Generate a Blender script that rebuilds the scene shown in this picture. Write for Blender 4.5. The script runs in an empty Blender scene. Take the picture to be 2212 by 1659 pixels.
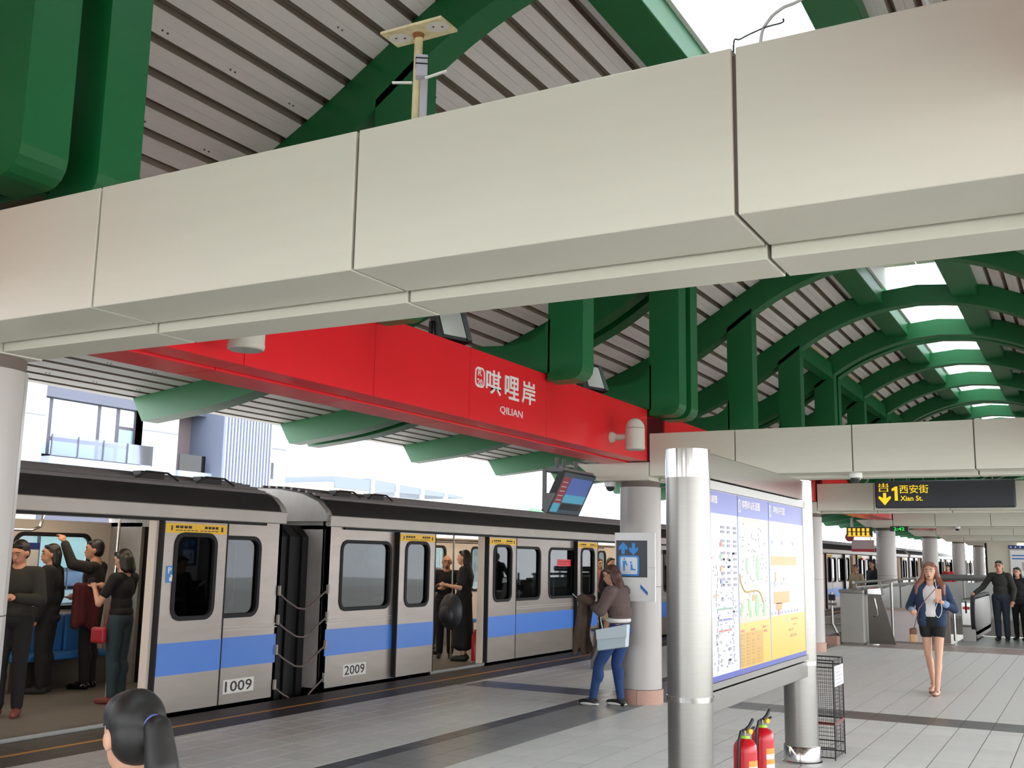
import bpy, bmesh, random
from math import *
from mathutils import Vector, Matrix
random.seed(7)
S = bpy.context.scene
COL = S.collection

# ------------------------------------------------------------------ camera, sky, exposure
FPX = 2257.1
YAW, PITCH, ROLL, EYE = radians(-28.843), radians(9.394), radians(.996), 1.65
fw = Vector((sin(YAW)*cos(PITCH), cos(YAW)*cos(PITCH), sin(PITCH)))
rt0 = Vector((cos(YAW), -sin(YAW), 0)); up0 = rt0.cross(fw)
rt = rt0*cos(ROLL)+up0*sin(ROLL); up = up0*cos(ROLL)-rt0*sin(ROLL)
cd = bpy.data.cameras.new('camera'); cam = bpy.data.objects.new('camera', cd); COL.objects.link(cam)
cd.sensor_fit = 'HORIZONTAL'; cd.sensor_width = 36; cd.lens = FPX/2212*36; cd.clip_end = 500; cd.clip_start = .05
cam.matrix_world = Matrix(((rt.x, up.x, -fw.x, 0), (rt.y, up.y, -fw.y, 0), (rt.z, up.z, -fw.z, EYE), (0, 0, 0, 1)))
S.camera = cam
W = bpy.data.worlds.new('overcast_sky'); S.world = W; W.use_nodes = True
bg = W.node_tree.nodes['Background']; bg.inputs[0].default_value = (.93, .965, 1, 1); bg.inputs[1].default_value = 6.0
S.view_settings.view_transform = 'Standard'; S.view_settings.look = 'None'; S.view_settings.gamma = 1
S.view_settings.use_curve_mapping = False; S.view_settings.exposure = 0.26

# ------------------------------------------------------------------ helpers
def lin(c):
    if isinstance(c, str): c = [int(c[i:i+2], 16) for i in (0, 2, 4)]
    return tuple(((v/255)/12.92 if v/255 <= .04045 else ((v/255+.055)/1.055)**2.4) for v in c)
MATS = {}
def M(name, col=(128,128,128), rough=.5, metal=0., noise=0., scale=6., stretch=(1,1,1), bump=0., bscale=80., emit=0., alpha=1., vary=0., spec=.5, coat=0., aniso=0.):
    if name in MATS: return MATS[name]
    m = bpy.data.materials.new(name); m.use_nodes = True; nt = m.node_tree; N = nt.nodes; L = nt.links
    b = N['Principled BSDF']; c = lin(col)+(1,)
    b.inputs['Base Color'].default_value = c; b.inputs['Roughness'].default_value = rough; b.inputs['Metallic'].default_value = metal
    b.inputs['Specular IOR Level'].default_value = spec
    if coat: b.inputs['Coat Weight'].default_value = coat; b.inputs['Coat Roughness'].default_value = .08
    if emit:
        b.inputs['Emission Color'].default_value = c; b.inputs['Emission Strength'].default_value = emit
    src = None
    if noise or bump:
        tc = N.new('ShaderNodeTexCoord'); mp = N.new('ShaderNodeMapping'); mp.inputs['Scale'].default_value = stretch
        L.new(tc.outputs['Object'], mp.inputs['Vector'])
    if noise:
        t = N.new('ShaderNodeTexNoise'); t.inputs['Scale'].default_value = scale; t.inputs['Detail'].default_value = 6; t.inputs['Roughness'].default_value = .6
        L.new(mp.outputs[0], t.inputs['Vector'])
        r = N.new('ShaderNodeMapRange'); r.inputs['From Min'].default_value = .3; r.inputs['From Max'].default_value = .7
        r.inputs['To Min'].default_value = 1-noise; r.inputs['To Max'].default_value = 1+noise
        L.new(t.outputs['Fac'], r.inputs['Value'])
        h = N.new('ShaderNodeHueSaturation'); h.inputs['Color'].default_value = c
        L.new(r.outputs[0], h.inputs['Value']); src = h
        L.new(h.outputs[0], b.inputs['Base Color'])
    if vary:
        oi = N.new('ShaderNodeObjectInfo'); r = N.new('ShaderNodeMapRange'); r.inputs['To Min'].default_value = 1-vary; r.inputs['To Max'].default_value = 1+vary
        L.new(oi.outputs['Random'], r.inputs['Value'])
        h2 = N.new('ShaderNodeHueSaturation'); h2.inputs['Color'].default_value = c
        if src: L.new(src.outputs[0], h2.inputs['Color'])
        L.new(r.outputs[0], h2.inputs['Value']); L.new(h2.outputs[0], b.inputs['Base Color'])
    if bump:
        t = N.new('ShaderNodeTexNoise'); t.inputs['Scale'].default_value = bscale; t.inputs['Detail'].default_value = 3
        L.new(mp.outputs[0], t.inputs['Vector'])
        bp = N.new('ShaderNodeBump'); bp.inputs['Strength'].default_value = bump; bp.inputs['Distance'].default_value = .01
        L.new(t.outputs['Fac'], bp.inputs['Height']); L.new(bp.outputs[0], b.inputs['Normal'])
    MATS[name] = m
    return m
def glass(name, tint=(200,210,210), refl=1., rough=.02):
    if name in MATS: return MATS[name]
    m = bpy.data.materials.new(name); m.use_nodes = True; nt = m.node_tree; N = nt.nodes; L = nt.links
    N.remove(N['Principled BSDF'])
    t = N.new('ShaderNodeBsdfTransparent'); t.inputs[0].default_value = lin(tint)+(1,)
    g = N.new('ShaderNodeBsdfGlossy'); g.inputs['Roughness'].default_value = rough
    f = N.new('ShaderNodeFresnel'); f.inputs['IOR'].default_value = 1.5
    mu = N.new('ShaderNodeMath'); mu.operation = 'MULTIPLY'; mu.inputs[1].default_value = refl; mu.use_clamp = True
    mx = N.new('ShaderNodeMixShader')
    L.new(f.outputs[0], mu.inputs[0]); L.new(mu.outputs[0], mx.inputs[0]); L.new(t.outputs[0], mx.inputs[1]); L.new(g.outputs[0], mx.inputs[2])
    L.new(mx.outputs[0], N['Material Output'].inputs[0])
    MATS[name] = m
    return m

ROOT = {}
def link(o, parent=None):
    COL.objects.link(o)
    if parent is not None:
        o.parent = parent; ROOT[o.name] = ROOT.get(parent.name, Vector())
    return o
def tag(o, label=None, cat=None, group=None, kind=None):
    if label: o['label'] = label
    if cat: o['category'] = cat
    if group: o['group'] = group
    if kind: o['kind'] = kind
    return o
def thing(name, label, cat, loc=(0,0,0), rz=0, group=None, kind=None):
    o = bpy.data.objects.new(name, None); COL.objects.link(o); o.location = loc; o.rotation_euler = (0, 0, rz)
    o.empty_display_size = .1
    ROOT[o.name] = Vector(loc)
    return tag(o, label, cat, group, kind)
def clone(root, loc=None, rz=None, label=None):
    def cp(o, par):
        c = o.copy(); COL.objects.link(c); c.parent = par
        for ch in list(o.children): cp(ch, c)
        return c
    c = cp(root, None)
    if loc is not None: c.location = loc
    if rz is not None: c.rotation_euler = (0, 0, rz)
    if label: c['label'] = label
    return c
class MB:
    def __init__(s): s.v = []; s.f = []
    def add(s, vs, fs):
        n = len(s.v); s.v += [Vector(v) for v in vs]; s.f += [tuple(i+n for i in f) for f in fs]; return s
    def box(s, x0, x1, y0, y1, z0, z1, T=None):
        vs = [(x, y, z) for x in (x0, x1) for y in (y0, y1) for z in (z0, z1)]
        if T is not None: vs = [T @ Vector(v) for v in vs]
        return s.add(vs, [(0,1,3,2), (4,6,7,5), (0,4,5,1), (2,3,7,6), (0,2,6,4), (1,5,7,3)])
    def prism(s, poly, ax, a, b, T=None):
        n = len(poly)
        f = {'x': lambda p, t: (t, p[0], p[1]), 'y': lambda p, t: (p[0], t, p[1]), 'z': lambda p, t: (p[0], p[1], t)}[ax]
        vs = [f(p, a) for p in poly]+[f(p, b) for p in poly]
        if T is not None: vs = [T @ Vector(v) for v in vs]
        return s.add(vs, [tuple(range(n)), tuple(range(2*n-1, n-1, -1))]+[(i, (i+1) % n, n+(i+1) % n, n+i) for i in range(n)])
    def ring(s, outer, inner, ax, a, b):
        n = len(outer)
        f = {'x': lambda p, t: (t, p[0], p[1]), 'y': lambda p, t: (p[0], t, p[1]), 'z': lambda p, t: (p[0], p[1], t)}[ax]
        vs = [f(p, a) for p in outer]+[f(p, a) for p in inner]+[f(p, b) for p in outer]+[f(p, b) for p in inner]
        fs = []
        for i in range(n):
            j = (i+1) % n
            fs += [(i, j, n+j, n+i), (2*n+i, 3*n+i, 3*n+j, 2*n+j), (i, 2*n+i, 2*n+j, j), (n+i, n+j, 3*n+j, 3*n+i)]
        return s.add(vs, fs)
    def strip(s, top, low, a, b):
        # solid between two poly-lines (x,z) of equal length, extruded along y
        n = len(top); vs = []
        for y in (a, b): vs += [(p[0], y, p[1]) for p in top]+[(p[0], y, p[1]) for p in low]
        fs = []
        for i in range(n-1):
            fs += [(i, i+1, n+i+1, n+i), (2*n+i, 3*n+i, 3*n+i+1, 2*n+i+1), (i, 2*n+i, 2*n+i+1, i+1), (n+i, n+i+1, 3*n+i+1, 3*n+i)]
        fs += [(0, n, 3*n, 2*n), (n-1, 3*n-1, 4*n-1, 2*n-1)]
        return s.add(vs, fs)
    def cyl(s, p0, p1, r0, r1=None, n=16, sq=1.):
        p0, p1 = Vector(p0), Vector(p1); r1 = r0 if r1 is None else r1
        d = (p1-p0).normalized(); a = d.orthogonal().normalized()
        if abs(d.z) > .999: a = Vector((1, 0, 0))
        b = d.cross(a)
        vs = [p0+(a*cos(2*pi*i/n)+b*sin(2*pi*i/n)*sq)*r0 for i in range(n)]+[p1+(a*cos(2*pi*i/n)+b*sin(2*pi*i/n)*sq)*r1 for i in range(n)]
        return s.add(vs, [tuple(range(n-1, -1, -1)), tuple(range(n, 2*n))]+[(i, (i+1) % n, n+(i+1) % n, n+i) for i in range(n)])
    def tube(s, pts, r, n=8, rs=None):
        pts = [Vector(p) for p in pts]; vs = []; k = len(pts)
        prev = None
        for i, p in enumerate(pts):
            d = (pts[min(i+1, k-1)]-pts[max(i-1, 0)]).normalized()
            if prev is None: a = d.orthogonal().normalized()
            else:
                a = prev-d*prev.dot(d); a = a.normalized() if a.length > 1e-6 else d.orthogonal().normalized()
            prev = a; b = d.cross(a); rr = rs[i] if rs else r
            vs += [p+(a*cos(2*pi*j/n)+b*sin(2*pi*j/n))*rr for j in range(n)]
        fs = [tuple(range(n-1, -1, -1)), tuple(range((k-1)*n, k*n))]
        for i in range(k-1):
            fs += [(i*n+j, i*n+(j+1) % n, (i+1)*n+(j+1) % n, (i+1)*n+j) for j in range(n)]
        return s.add(vs, fs)
    def lathe(s, prof, c=(0,0,0), n=24, T=None):
        # prof: (r,z) from bottom to top; closed at the axis when r is ~0, else capped
        c = Vector(c); vs = []
        for r, z in prof: vs += [Vector((max(r, 1e-4)*cos(2*pi*i/n), max(r, 1e-4)*sin(2*pi*i/n), z)) for i in range(n)]
        vs = [(T @ v if T is not None else v+c) for v in vs]
        k = len(prof); fs = [tuple(range(n-1, -1, -1)), tuple(range((k-1)*n, k*n))]
        for i in range(k-1): fs += [(i*n+j, i*n+(j+1) % n, (i+1)*n+(j+1) % n, (i+1)*n+j) for j in range(n)]
        return s.add(vs, fs)
    def ell(s, c, r, T=None, nu=16, nv=10):
        prof = [(sin(pi*i/nv), -cos(pi*i/nv)) for i in range(nv+1)]
        Mx = Matrix.Translation(Vector(c)) @ (T.to_4x4() if T is not None else Matrix.Identity(4)) @ Matrix.Diagonal((r[0], r[1], r[2], 1))
        return s.lathe(prof, n=nu, T=Mx)
    def cap(s, p0, p1, r0, r1=None, n=12):
        # tapered capsule
        p0, p1 = Vector(p0), Vector(p1); r1 = r0 if r1 is None else r1
        d = p1-p0; Ln = d.length; q = Vector((0, 0, 1)).rotation_difference(d.normalized()) if Ln > 1e-6 else Vector((0,0,1)).rotation_difference(Vector((0,0,1)))
        prof = [(r0*sin(pi/2*i/4), -r0*cos(pi/2*i/4)) for i in range(5)]+[(r1*cos(pi/2*i/4), Ln+r1*sin(pi/2*i/4)) for i in range(5)]
        return s.lathe(prof, n=n, T=Matrix.Translation(p0) @ q.to_matrix().to_4x4())
    def build(s, name, mat, parent=None, smooth=False, bevel=0., local=False, ang=40, seg=2):
        me = bpy.data.meshes.new(name); off = Vector() if (local or parent is None) else ROOT.get(parent.name, Vector())
        me.from_pydata([v-off for v in s.v], [], s.f)
        bm = bmesh.new(); bm.from_mesh(me); bmesh.ops.recalc_face_normals(bm, faces=bm.faces); bm.to_mesh(me); bm.free()
        if smooth:
            me.polygons.foreach_set('use_smooth', [True]*len(me.polygons)); me.set_sharp_from_angle(angle=radians(ang))
        if mat: me.materials.append(mat)
        o = bpy.data.objects.new(name, me); link(o, parent)
        if bevel:
            md = o.modifiers.new('bevel', 'BEVEL'); md.width = bevel; md.segments = seg; md.limit_method = 'ANGLE'; md.angle_limit = radians(40)
        return o
def box(name, mat, b, parent=None, bevel=0., **k): return MB().box(*b).build(name, mat, parent, bevel=bevel, **k)
def rrect(a0, a1, b0, b1, r, n=5):
    pts = []
    for cx, cy, t in ((a1-r, b1-r, 0), (a0+r, b1-r, 1), (a0+r, b0+r, 2), (a1-r, b0+r, 3)):
        pts += [(cx+r*cos(pi/2*(t+i/n)), cy+r*sin(pi/2*(t+i/n))) for i in range(n+1)]
    return pts
def spline(pts, n=8):
    out = []; P = [pts[0]]+list(pts)+[pts[-1]]
    for i in range(1, len(P)-2):
        p0, p1, p2, p3 = [Vector(p) for p in P[i-1:i+3]]
        for j in range(n):
            t = j/n; out.append(.5*((2*p1)+(p2-p0)*t+(2*p0-5*p1+4*p2-p3)*t*t+(3*p1-p0-3*p2+p3)*t**3))
    return out+[Vector(P[-2])]
TEXTS = []
def text(s, name, mat, parent, c, xd, yd, w, h, depth=.002, bold=0.):
    TEXTS.append((s, name, mat, parent, Vector(c), Vector(xd).normalized(), Vector(yd).normalized(), w, h, depth, bold))
def flush_text():
    tmp = []
    for t in TEXTS:
        cu = bpy.data.curves.new('txt', 'FONT'); cu.body = t[0]; cu.extrude = .02; cu.offset = t[10]; cu.resolution_u = 2
        o = bpy.data.objects.new('txt', cu); COL.objects.link(o); tmp.append(o)
    dg = bpy.context.evaluated_depsgraph_get()
    for o, t in zip(tmp, TEXTS):
        me = bpy.data.meshes.new_from_object(o.evaluated_get(dg)); _, name, mat, parent, c, xd, yd, w, h, depth, _b = t
        xs = [v.co.x for v in me.vertices]; ys = [v.co.y for v in me.vertices]
        if not xs: continue
        x0, x1, y0, y1 = min(xs), max(xs), min(ys), max(ys); nrm = xd.cross(yd); off = ROOT.get(parent.name, Vector())
        for v in me.vertices:
            p = v.co; v.co = c+xd*((p.x-(x0+x1)/2)/(x1-x0)*w)+yd*((p.y-(y0+y1)/2)/(y1-y0)*h)+nrm*(depth if p.z > 0 else -.0005)-off
        me.materials.clear(); me.materials.append(mat); me.name = name
        link(bpy.data.objects.new(name, me), parent)
    for o in tmp: bpy.data.objects.remove(o)

# ------------------------------------------------------------------ palette
cream = M('cream_panel', 'cfcdbd', .38, .0, noise=.02, scale=2, stretch=(1,1,8))
creamdk = M('panel_joint', '6a5f58', .8)
dark = M('dark_void', '14120f', .9)
green = M('green_paint', '0f6836', .42, noise=.04, scale=3)
sheetm = M('roof_sheet_metal', 'e2dfdb', .55, .0, noise=.05, scale=2.5, stretch=(3,.4,3))
redm = M('red_enamel', 'ea212c', .25, noise=.015, scale=3)
steel = M('brushed_steel', '8b8984', .34, 1., noise=.04, scale=5, stretch=(1,1,40))
steeld = M('dull_steel', '8d8b87', .4, 1., noise=.06, scale=6)
chrome = M('polished_steel', 'bdbcb9', .14, 1.)
blackp = M('black_plastic', '16171a', .45)
rubber = M('black_rubber', '0e0d0d', .7)
white = M('white_paint', 'e9e9e6', .5)
# ------------------------------------------------------------------ platform, floor
XC, XCN = -4.73, -2.2                       # column line, centre line of the platform
FR = [3.17+8.66*i for i in range(9)]         # cross beams / double arches
grout = M('grout', '77726c', .9, noise=.05, scale=9)
tilem = M('light_tile', 'd8d8d4', .42, noise=.03, scale=14, vary=.05, bump=.05, bscale=60)
tiled = M('dark_tile', '3f3e3d', .3, noise=.1, scale=30, vary=.06)
tileg = M('grey_tile', '868685', .3, noise=.08, scale=30, vary=.05)
tilep = M('pink_granite', '9a8982', .35, noise=.1, scale=60, vary=.05)
edgem = M('edge_granite', '3a3632', .5, noise=.12, scale=50, vary=.05)
conc = M('concrete', '8a8782', .85, noise=.08, scale=4)
floor = MB().box(-8.22, 3.5, -14, 24.3, -.5, -.002).box(-8.22, -4.25, 24.3, 135, -.5, -.002).box(-.45, 3.5, 24.3, 135, -.5, -.002).box(-4.25, -.45, 36, 135, -.5, -.002).build('floor', grout)
tag(floor, kind='structure')
def proj(p):
    d = Vector(p)-Vector((0, 0, EYE)); z = d.dot(fw)
    return (1106+FPX*d.dot(rt)/z, 829.5-FPX*d.dot(up)/z, z) if z > .2 else (-9e9, 0, z)
cells = []   # (x0,x1,y0,y1,kind)
def grid(x0, x1, nx, y0, y1, kind, skip=lambda y: None):
    w = (x1-x0)/nx; j = 0
    while y0+.3*j < y1-.01:
        ya = y0+.3*j; k = skip(ya+.15) or kind
        for i in range(nx): cells.append((x0+w*i, x0+w*(i+1), ya, ya+.3, k))
        j += 1
def xband(y):
    for f in FR:
        if f+8.75 < y < f+9.35: return 'd'
    return None
grid(-7.36, -5.43, 7, -1.2, 60, 'l', xband)
grid(-5.43, -5.24, 1, -1.2, 60, 'd'); grid(-5.24, -4.6, 2, -1.2, 60, 'g')
grid(-4.6, .2, 16, -1.2, 22.2, 'l', lambda y: 'm' if (y < 14 and xband(y)) else None)
grid(-4.6, .2, 16, 22.2, 23.7, 'p')
def mk_tile(w, h, m, nm):
    g = .0045
    return MB().box(g, w-g, g, h-g, -.006, 0), m, nm
TM = {'m': M('mid_tile', '6c6c6a', .3, noise=.08, scale=30, vary=.05), 'l': tilem, 'd': tiled, 'g': tileg, 'p': tilep}
vis = []; rest = []
for c in cells:
    u, v, z = proj(((c[0]+c[1])/2, (c[2]+c[3])/2, 0))
    if -60 < u < 2270 and v < 1700 and .09*FPX/z > 8: vis.append((z, c))
    elif z > 0: rest.append(c)
vis.sort(); rest += [c for _, c in vis[300:]]; cache = {}
for _, c in vis[:300]:
    key = (round(c[1]-c[0], 4), c[4])
    if key not in cache:
        mb, m, nm = mk_tile(c[1]-c[0], .3, TM[c[4]], 'tile'); o = mb.build('tile', m, floor); cache[key] = o.data
    else: o = link(bpy.data.objects.new('tile', cache[key]), floor)
    o.location = (c[0], c[2], 0)
for k, nm in (('m', 'mid_tiles'), ('l', 'light_tiles'), ('d', 'dark_tiles'), ('g', 'grey_tiles'), ('p', 'granite_tiles')):
    mb = MB()
    for c in rest:
        if c[4] == k:
            t = mk_tile(c[1]-c[0], .3, None, '')[0]; mb.add([v+Vector((c[0], c[2], 0)) for v in t.v], t.f)
    if mb.v: tag(mb.build(nm, TM[k], floor), kind='stuff')
# platform edge: granite slabs, yellow line, door marks
for i in range(56):
    y = -1.2+1.2*i
    if i < 30 or i % 2 == 0: box('edge_slab', edgem, (-8.22, -7.785, y+.003, y+1.197, -.006, .0), floor); box('edge_slab', edgem, (-7.725, -7.365, y+.003, y+1.197, -.006, .0), floor)
box('yellow_line', M('yellow_line_paint', 'c78a1c', .5, noise=.12, scale=20), (-7.783, -7.727, -1.2, 130, -.006, .001), floor)
box('platform_side', conc, (-8.2, -8.1, -14, 135, -1.2, -.01), floor)
for a, b in ((6.9, 7.78), (12.05, 14.0), (18.0, 19.8)): box('door_mark', M('white_line_paint', 'c9c9c4', .6, noise=.1, scale=20), (-7.33, -7.27, a, b, 0, .002), floor)
# track bed
tag(MB().box(-60, -8.3, -40, 200, -1.3, -1.12).build('track_bed', M('ballast', 'b9b5ae', .95, noise=.15, scale=30, bump=.6, bscale=40)), kind='structure')
tag(MB().box(3.6, 40, -40, 200, -1.3, -1.12).build('track_bed_far_side', MATS['ballast']), kind='structure')

# ------------------------------------------------------------------ columns
colm = M('column_cladding', 'afa9a4', .4, .0, noise=.03, scale=3, stretch=(1,1,.3))
pinkg = M('pink_base_stone', 'b08a7a', .45, noise=.12, scale=60, bump=.05)
def column(x, y, label):
    t = thing('column', label, 'column', (x, y, 0), group='round platform columns')
    for z0, z1 in ((.165, 1.33), (1.336, 2.5)):
        for k in range(2):
            a0 = .6+pi*k
            prof = [(.245*cos(a0+(pi-.02)*i/14), .245*sin(a0+(pi-.02)*i/14)) for i in range(15)]
            MB().prism([(x+p[0], y+p[1]) for p in prof], 'z', z0, z1).build('cladding_shell', colm, t, smooth=True)
    MB().cyl((x, y, .0), (x, y, 2.57), .235, n=24).build('core', creamdk, t, smooth=True)
    for k in range(4):
        a0 = .2+pi/2*k; n = 8
        prof = [(x+.262*cos(a0+(pi/2-.02)*i/n), y+.262*sin(a0+(pi/2-.02)*i/n)) for i in range(n+1)]+[(x+.2*cos(a0+(pi/2-.02)*i/n), y+.2*sin(a0+(pi/2-.02)*i/n)) for i in range(n, -1, -1)]
        MB().prism(prof, 'z', 0, .16).build('base_stone', pinkg, t, smooth=True)
    return t
names = ['pale round column under the near cream beam beside the train', 'pale round column with the blue lift sign and a person leaning on it', 'pale round column behind the station map board']
for i, f in enumerate(FR):
    column(XC, f+.02 if i else 3.14, names[i] if i < 3 else 'pale round column in the far row between train and stair railing')
for i, f in enumerate(FR[3:]): column(2*XCN-XC, f+26.0*0+.02, 'pale round column on the far side of the stair well')

# ------------------------------------------------------------------ cream cross beams
def crossbeam(y0, label, joints, full=True):
    t = thing('cross_beam', label, 'beam', (XCN, y0, 2.57), group='cream clad cross beams')
    z0, z1 = 2.607, 3.11
    xs = [XC+.25]+[x for x in joints]+[2*XCN-XC-.25]
    if full is False: pass
    L = [(y0, z1), (y0, z0), (y0+.322, z0), (y0+.322, z0+.03), (y0+.03, z0+.03), (y0+.03, z1)]
    box('core', creamdk, (XC+.28, 2*XCN-XC-.28, y0+.012, y0+.55, z0+.012, z1-.02), t)
    for a, b in zip(xs[:-1], xs[1:]):
        MB().prism(L, 'x', a+.006, b-.006).build('panel', cream, t, bevel=.004)
        box('soffit_panel', cream, (a+.006, b-.006, y0+.345, y0+.57, 2.57, z0+.02), t, bevel=.004)
        if full: box('back_panel', cream, (a+.006, b-.006, y0+.55, y0+.57, z0+.02, z1), t); box('top_panel', cream, (a+.006, b-.006, y0+.03, y0+.55, z1-.02, z1), t)
    for sgn in (1, -1):
        f = (lambda x: x) if sgn > 0 else (lambda x: 2*XCN-x)
        poly = [(f(-5.42), 2.775), (f(-5.14), 2.565), (f(XC+.244), 2.565), (f(XC+.244), 2.775)]
        MB().prism(poly, 'y', y0+.0, y0+.57).build('corbel', cream, t, bevel=.004)
        for q in (.08, .3, .48): MB().cyl((f(-4.75), y0+q, 2.775), (f(-4.75), y0+q, 2.9), .018, n=8).build('bolt', steeld, t)
        box('bearing_plate', M('primer_grey', '6a5d5c', .7), (min(f(-5.05), f(-4.52)), max(f(-5.05), f(-4.52)), y0+.05, y0+.52, 2.775, 2.8), t)
    return t
BY = [2.762]+[f-.33 for f in FR[1:]]
J0 = [-3.45, -2.153, -.813]
crossbeam(BY[0]-8.66, 'cream panelled beam over the platform behind the viewpoint', J0)
crossbeam(BY[0], 'large cream panelled beam crossing over the platform closest to the pony-tailed person', J0)
labs = ['cream panelled beam resting on the column with the lift sign', 'cream panelled beam behind the black exit sign']
for i, y in enumerate(BY[1:]):
    crossbeam(y, labs[i] if i < 2 else 'cream panelled beam in the far row over the stair well', J0 if i else [-3.45, -2.17, -.97], full=i < 2)

# ------------------------------------------------------------------ red longitudinal beams
redd = M('red_joint', '7a0c12', .6)
def redbeam(y0, y1, sgn, label, joints):
    f = (lambda x: x) if sgn > 0 else (lambda x: 2*XCN-x)
    t = thing('fascia_beam', label, 'beam', (f(-4.8), y0, 2.78), group='red enamel fascia beams')
    def bx(a, b, *r): return (min(f(a), f(b)), max(f(a), f(b)))+r
    box('core', redd, bx(-5.09, -4.512, y0+.004, y1-.004, 2.795, 3.38), t)
    ys = [y0]+joints+[y1]
    for a, b in zip(ys[:-1], ys[1:]):
        box('face_panel', redm, bx(-4.52, -4.5, a+.003, b-.003, 2.785, 3.395), t, bevel=.003)
        box('outer_panel', redm, bx(-5.1, -5.08, a+.003, b-.003, 2.785, 3.395), t)
        box('soffit_panel', redm, bx(-4.72, -4.522, a+.003, b-.003, 2.785, 2.80), t, bevel=.003)
        box('soffit_panel', redm, bx(-5.078, -4.74, a+.003, b-.003, 2.77, 2.80), t, bevel=.004)
        box('cap_panel', redm, bx(-5.08, -4.52, a+.003, b-.003, 3.375, 3.395), t)
    return t
rb = []
for i in range(-1, 8):
    y0 = BY[i]+.575 if i >= 0 else -5.3; y1 = BY[i+1]-.004
    js = [4.75, 6.09, 7.44, 8.87] if i == 0 else [y0+(y1-y0)*k/6 for k in range(1, 6)]
    for s in (1, -1):
        lab = ('red fascia beam carrying the white station name' if (i == 0 and s > 0) else
               'red fascia beam on the train side, another bay of the same run' if s > 0 else 'red fascia beam along the side away from the train')
        o = redbeam(y0, y1, s, lab, js)
        if i == 0 and s > 0: RB = o
# station name
wl = M('white_lettering', 'efe9e6', .4)
XR = -4.499
for ch, y in (('唭', 7.83), ('哩', 8.165), ('岸', 8.49)): text(ch, 'letter', wl, RB, (XR, y, 3.155), (0,1,0), (0,0,1), .265, .215, .006, .012)
text('QILIAN', 'letters', wl, RB, (XR, 8.165, 2.93), (0,1,0), (0,0,1), .42, .075, .004)
text('R', 'letter', wl, RB, (XR, 7.595, 3.205), (0,1,0), (0,0,1), .06, .06, .004)
text('20', 'letter', wl, RB, (XR, 7.595, 3.12), (0,1,0), (0,0,1), .085, .06, .004)
MB().ring(rrect(7.515, 7.675, 3.075, 3.25, .05), rrect(7.53, 7.66, 3.09, 3.235, .04), 'x', XR-.001, XR+.004).build('badge_outline', wl, RB)

# ------------------------------------------------------------------ green roof arches
TOP = [(-7.93, 3.48), (-7.05, 3.59), (-6.54, 3.68), (-5.8, 3.84), (-4.8, 4.14), (-3.8, 4.52), (-3.07, 4.88), (-2.65, 5.12), (-2.1, 5.46), (-1.71, 5.69), (-1.32, 5.87), (-0.94, 6), (0, 6.1)]
LOW = [(-7.75, 3.19), (-6.72, 3.3), (-5.89, 3.47), (-4.9, 3.74), (-3.95, 4.08), (-3.05, 4.46), (-2.65, 4.68), (-2.2, 4.98), (-1.87, 5.22), (-1.47, 5.45), (-1.05, 5.62), (-0.55, 5.75), (0, 5.8)]
def curve(P):
    s = [(p.x, p.y) for p in spline([(a, b) for a, b in P], 8)]
    def f(u):
        u = -abs(u)
        for (a, za), (b, zb) in zip(s[:-1], s[1:]):
            if a <= u <= b: return za+(zb-za)*(u-a)/(b-a)
        return s[0][1] if u < s[0][0] else s[-1][1]
    return f
ztop, zlow = curve(TOP), curve(LOW)
us = [-7.75+7.75*i/44 for i in range(45)]; us = us+[-u for u in us[-2::-1]]
topl = [(XCN+(u*7.93/7.75 if abs(u) > 7.5 else u), ztop(u*7.93/7.75 if abs(u) > 7.5 else u)) for u in us]; lowl = [(XCN+u, zlow(u)) for u in us]
def frame_plate(t, yc):
    a, b = yc-.125, yc+.125
    MB().strip(topl, lowl, a, b).build('rib', green, t)
    for s in (1, -1):
        g = lambda u: XCN+s*u
        leg = [(g(-2.27), 5.0), (g(-1.9), 5.27)]+[(g(-1.9-.13+.13*cos(th)), 3.45-.13*sin(th)) for th in (0, pi/8, pi/4, 3*pi/8, pi/2)]+[(g(-2.27), 3.32)]
        MB().prism(leg, 'y', a, b).build('leg', green, t)
        arm = [(g(-2.25), 3.4), (g(-5.89), 3.47), (g(-5.35), 3.65), (g(-4.75), 3.80), (g(-2.65), 3.70), (g(-2.45), 3.73), (g(-2.32), 3.81), (g(-2.25), 3.95)]
        MB().prism(arm, 'y', a, b).build('arm', green, t)
fy = []
k0 = 0
for i in range(-2, 9):
    Y = FR[0]+8.66*i
    for j in range(3):
        y = Y+2.887*j
        if -12.0 < y < 77: fy.append((y, j == 0))
SPEC = {0: 'green double-plate roof arch whose foot stands over the near cream beam', 1: 'green single-plate roof arch whose rib passes behind the rusty antenna post', 2: 'green single-plate roof arch with its foot beside the white station name',
        3: 'green double-plate roof arch with its foot over the lift-sign column', 4: 'green single-plate roof arch, first one past the lift-sign column', 5: 'green single-plate roof arch, second one past the lift-sign column', 6: 'green double-plate roof arch over the beam behind the exit sign'}
for y, dbl in fy:
    ix = round((y-FR[0])/2.887)
    lab = SPEC.get(ix) or (('green double-plate roof arch far down the platform past the exit sign' if dbl else 'green single-plate roof arch far down the platform past the exit sign') if ix > 0 else ('green double-plate roof arch over the platform behind the viewpoint' if dbl else 'green single-plate roof arch over the platform behind the viewpoint'))
    t = thing('roof_arch', lab, 'arch', (XCN, y, 3.3), group='double green roof arches' if dbl else 'single green roof arches')
    for yc in ((y-.21, y+.21) if dbl else (y,)): frame_plate(t, yc)
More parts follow.
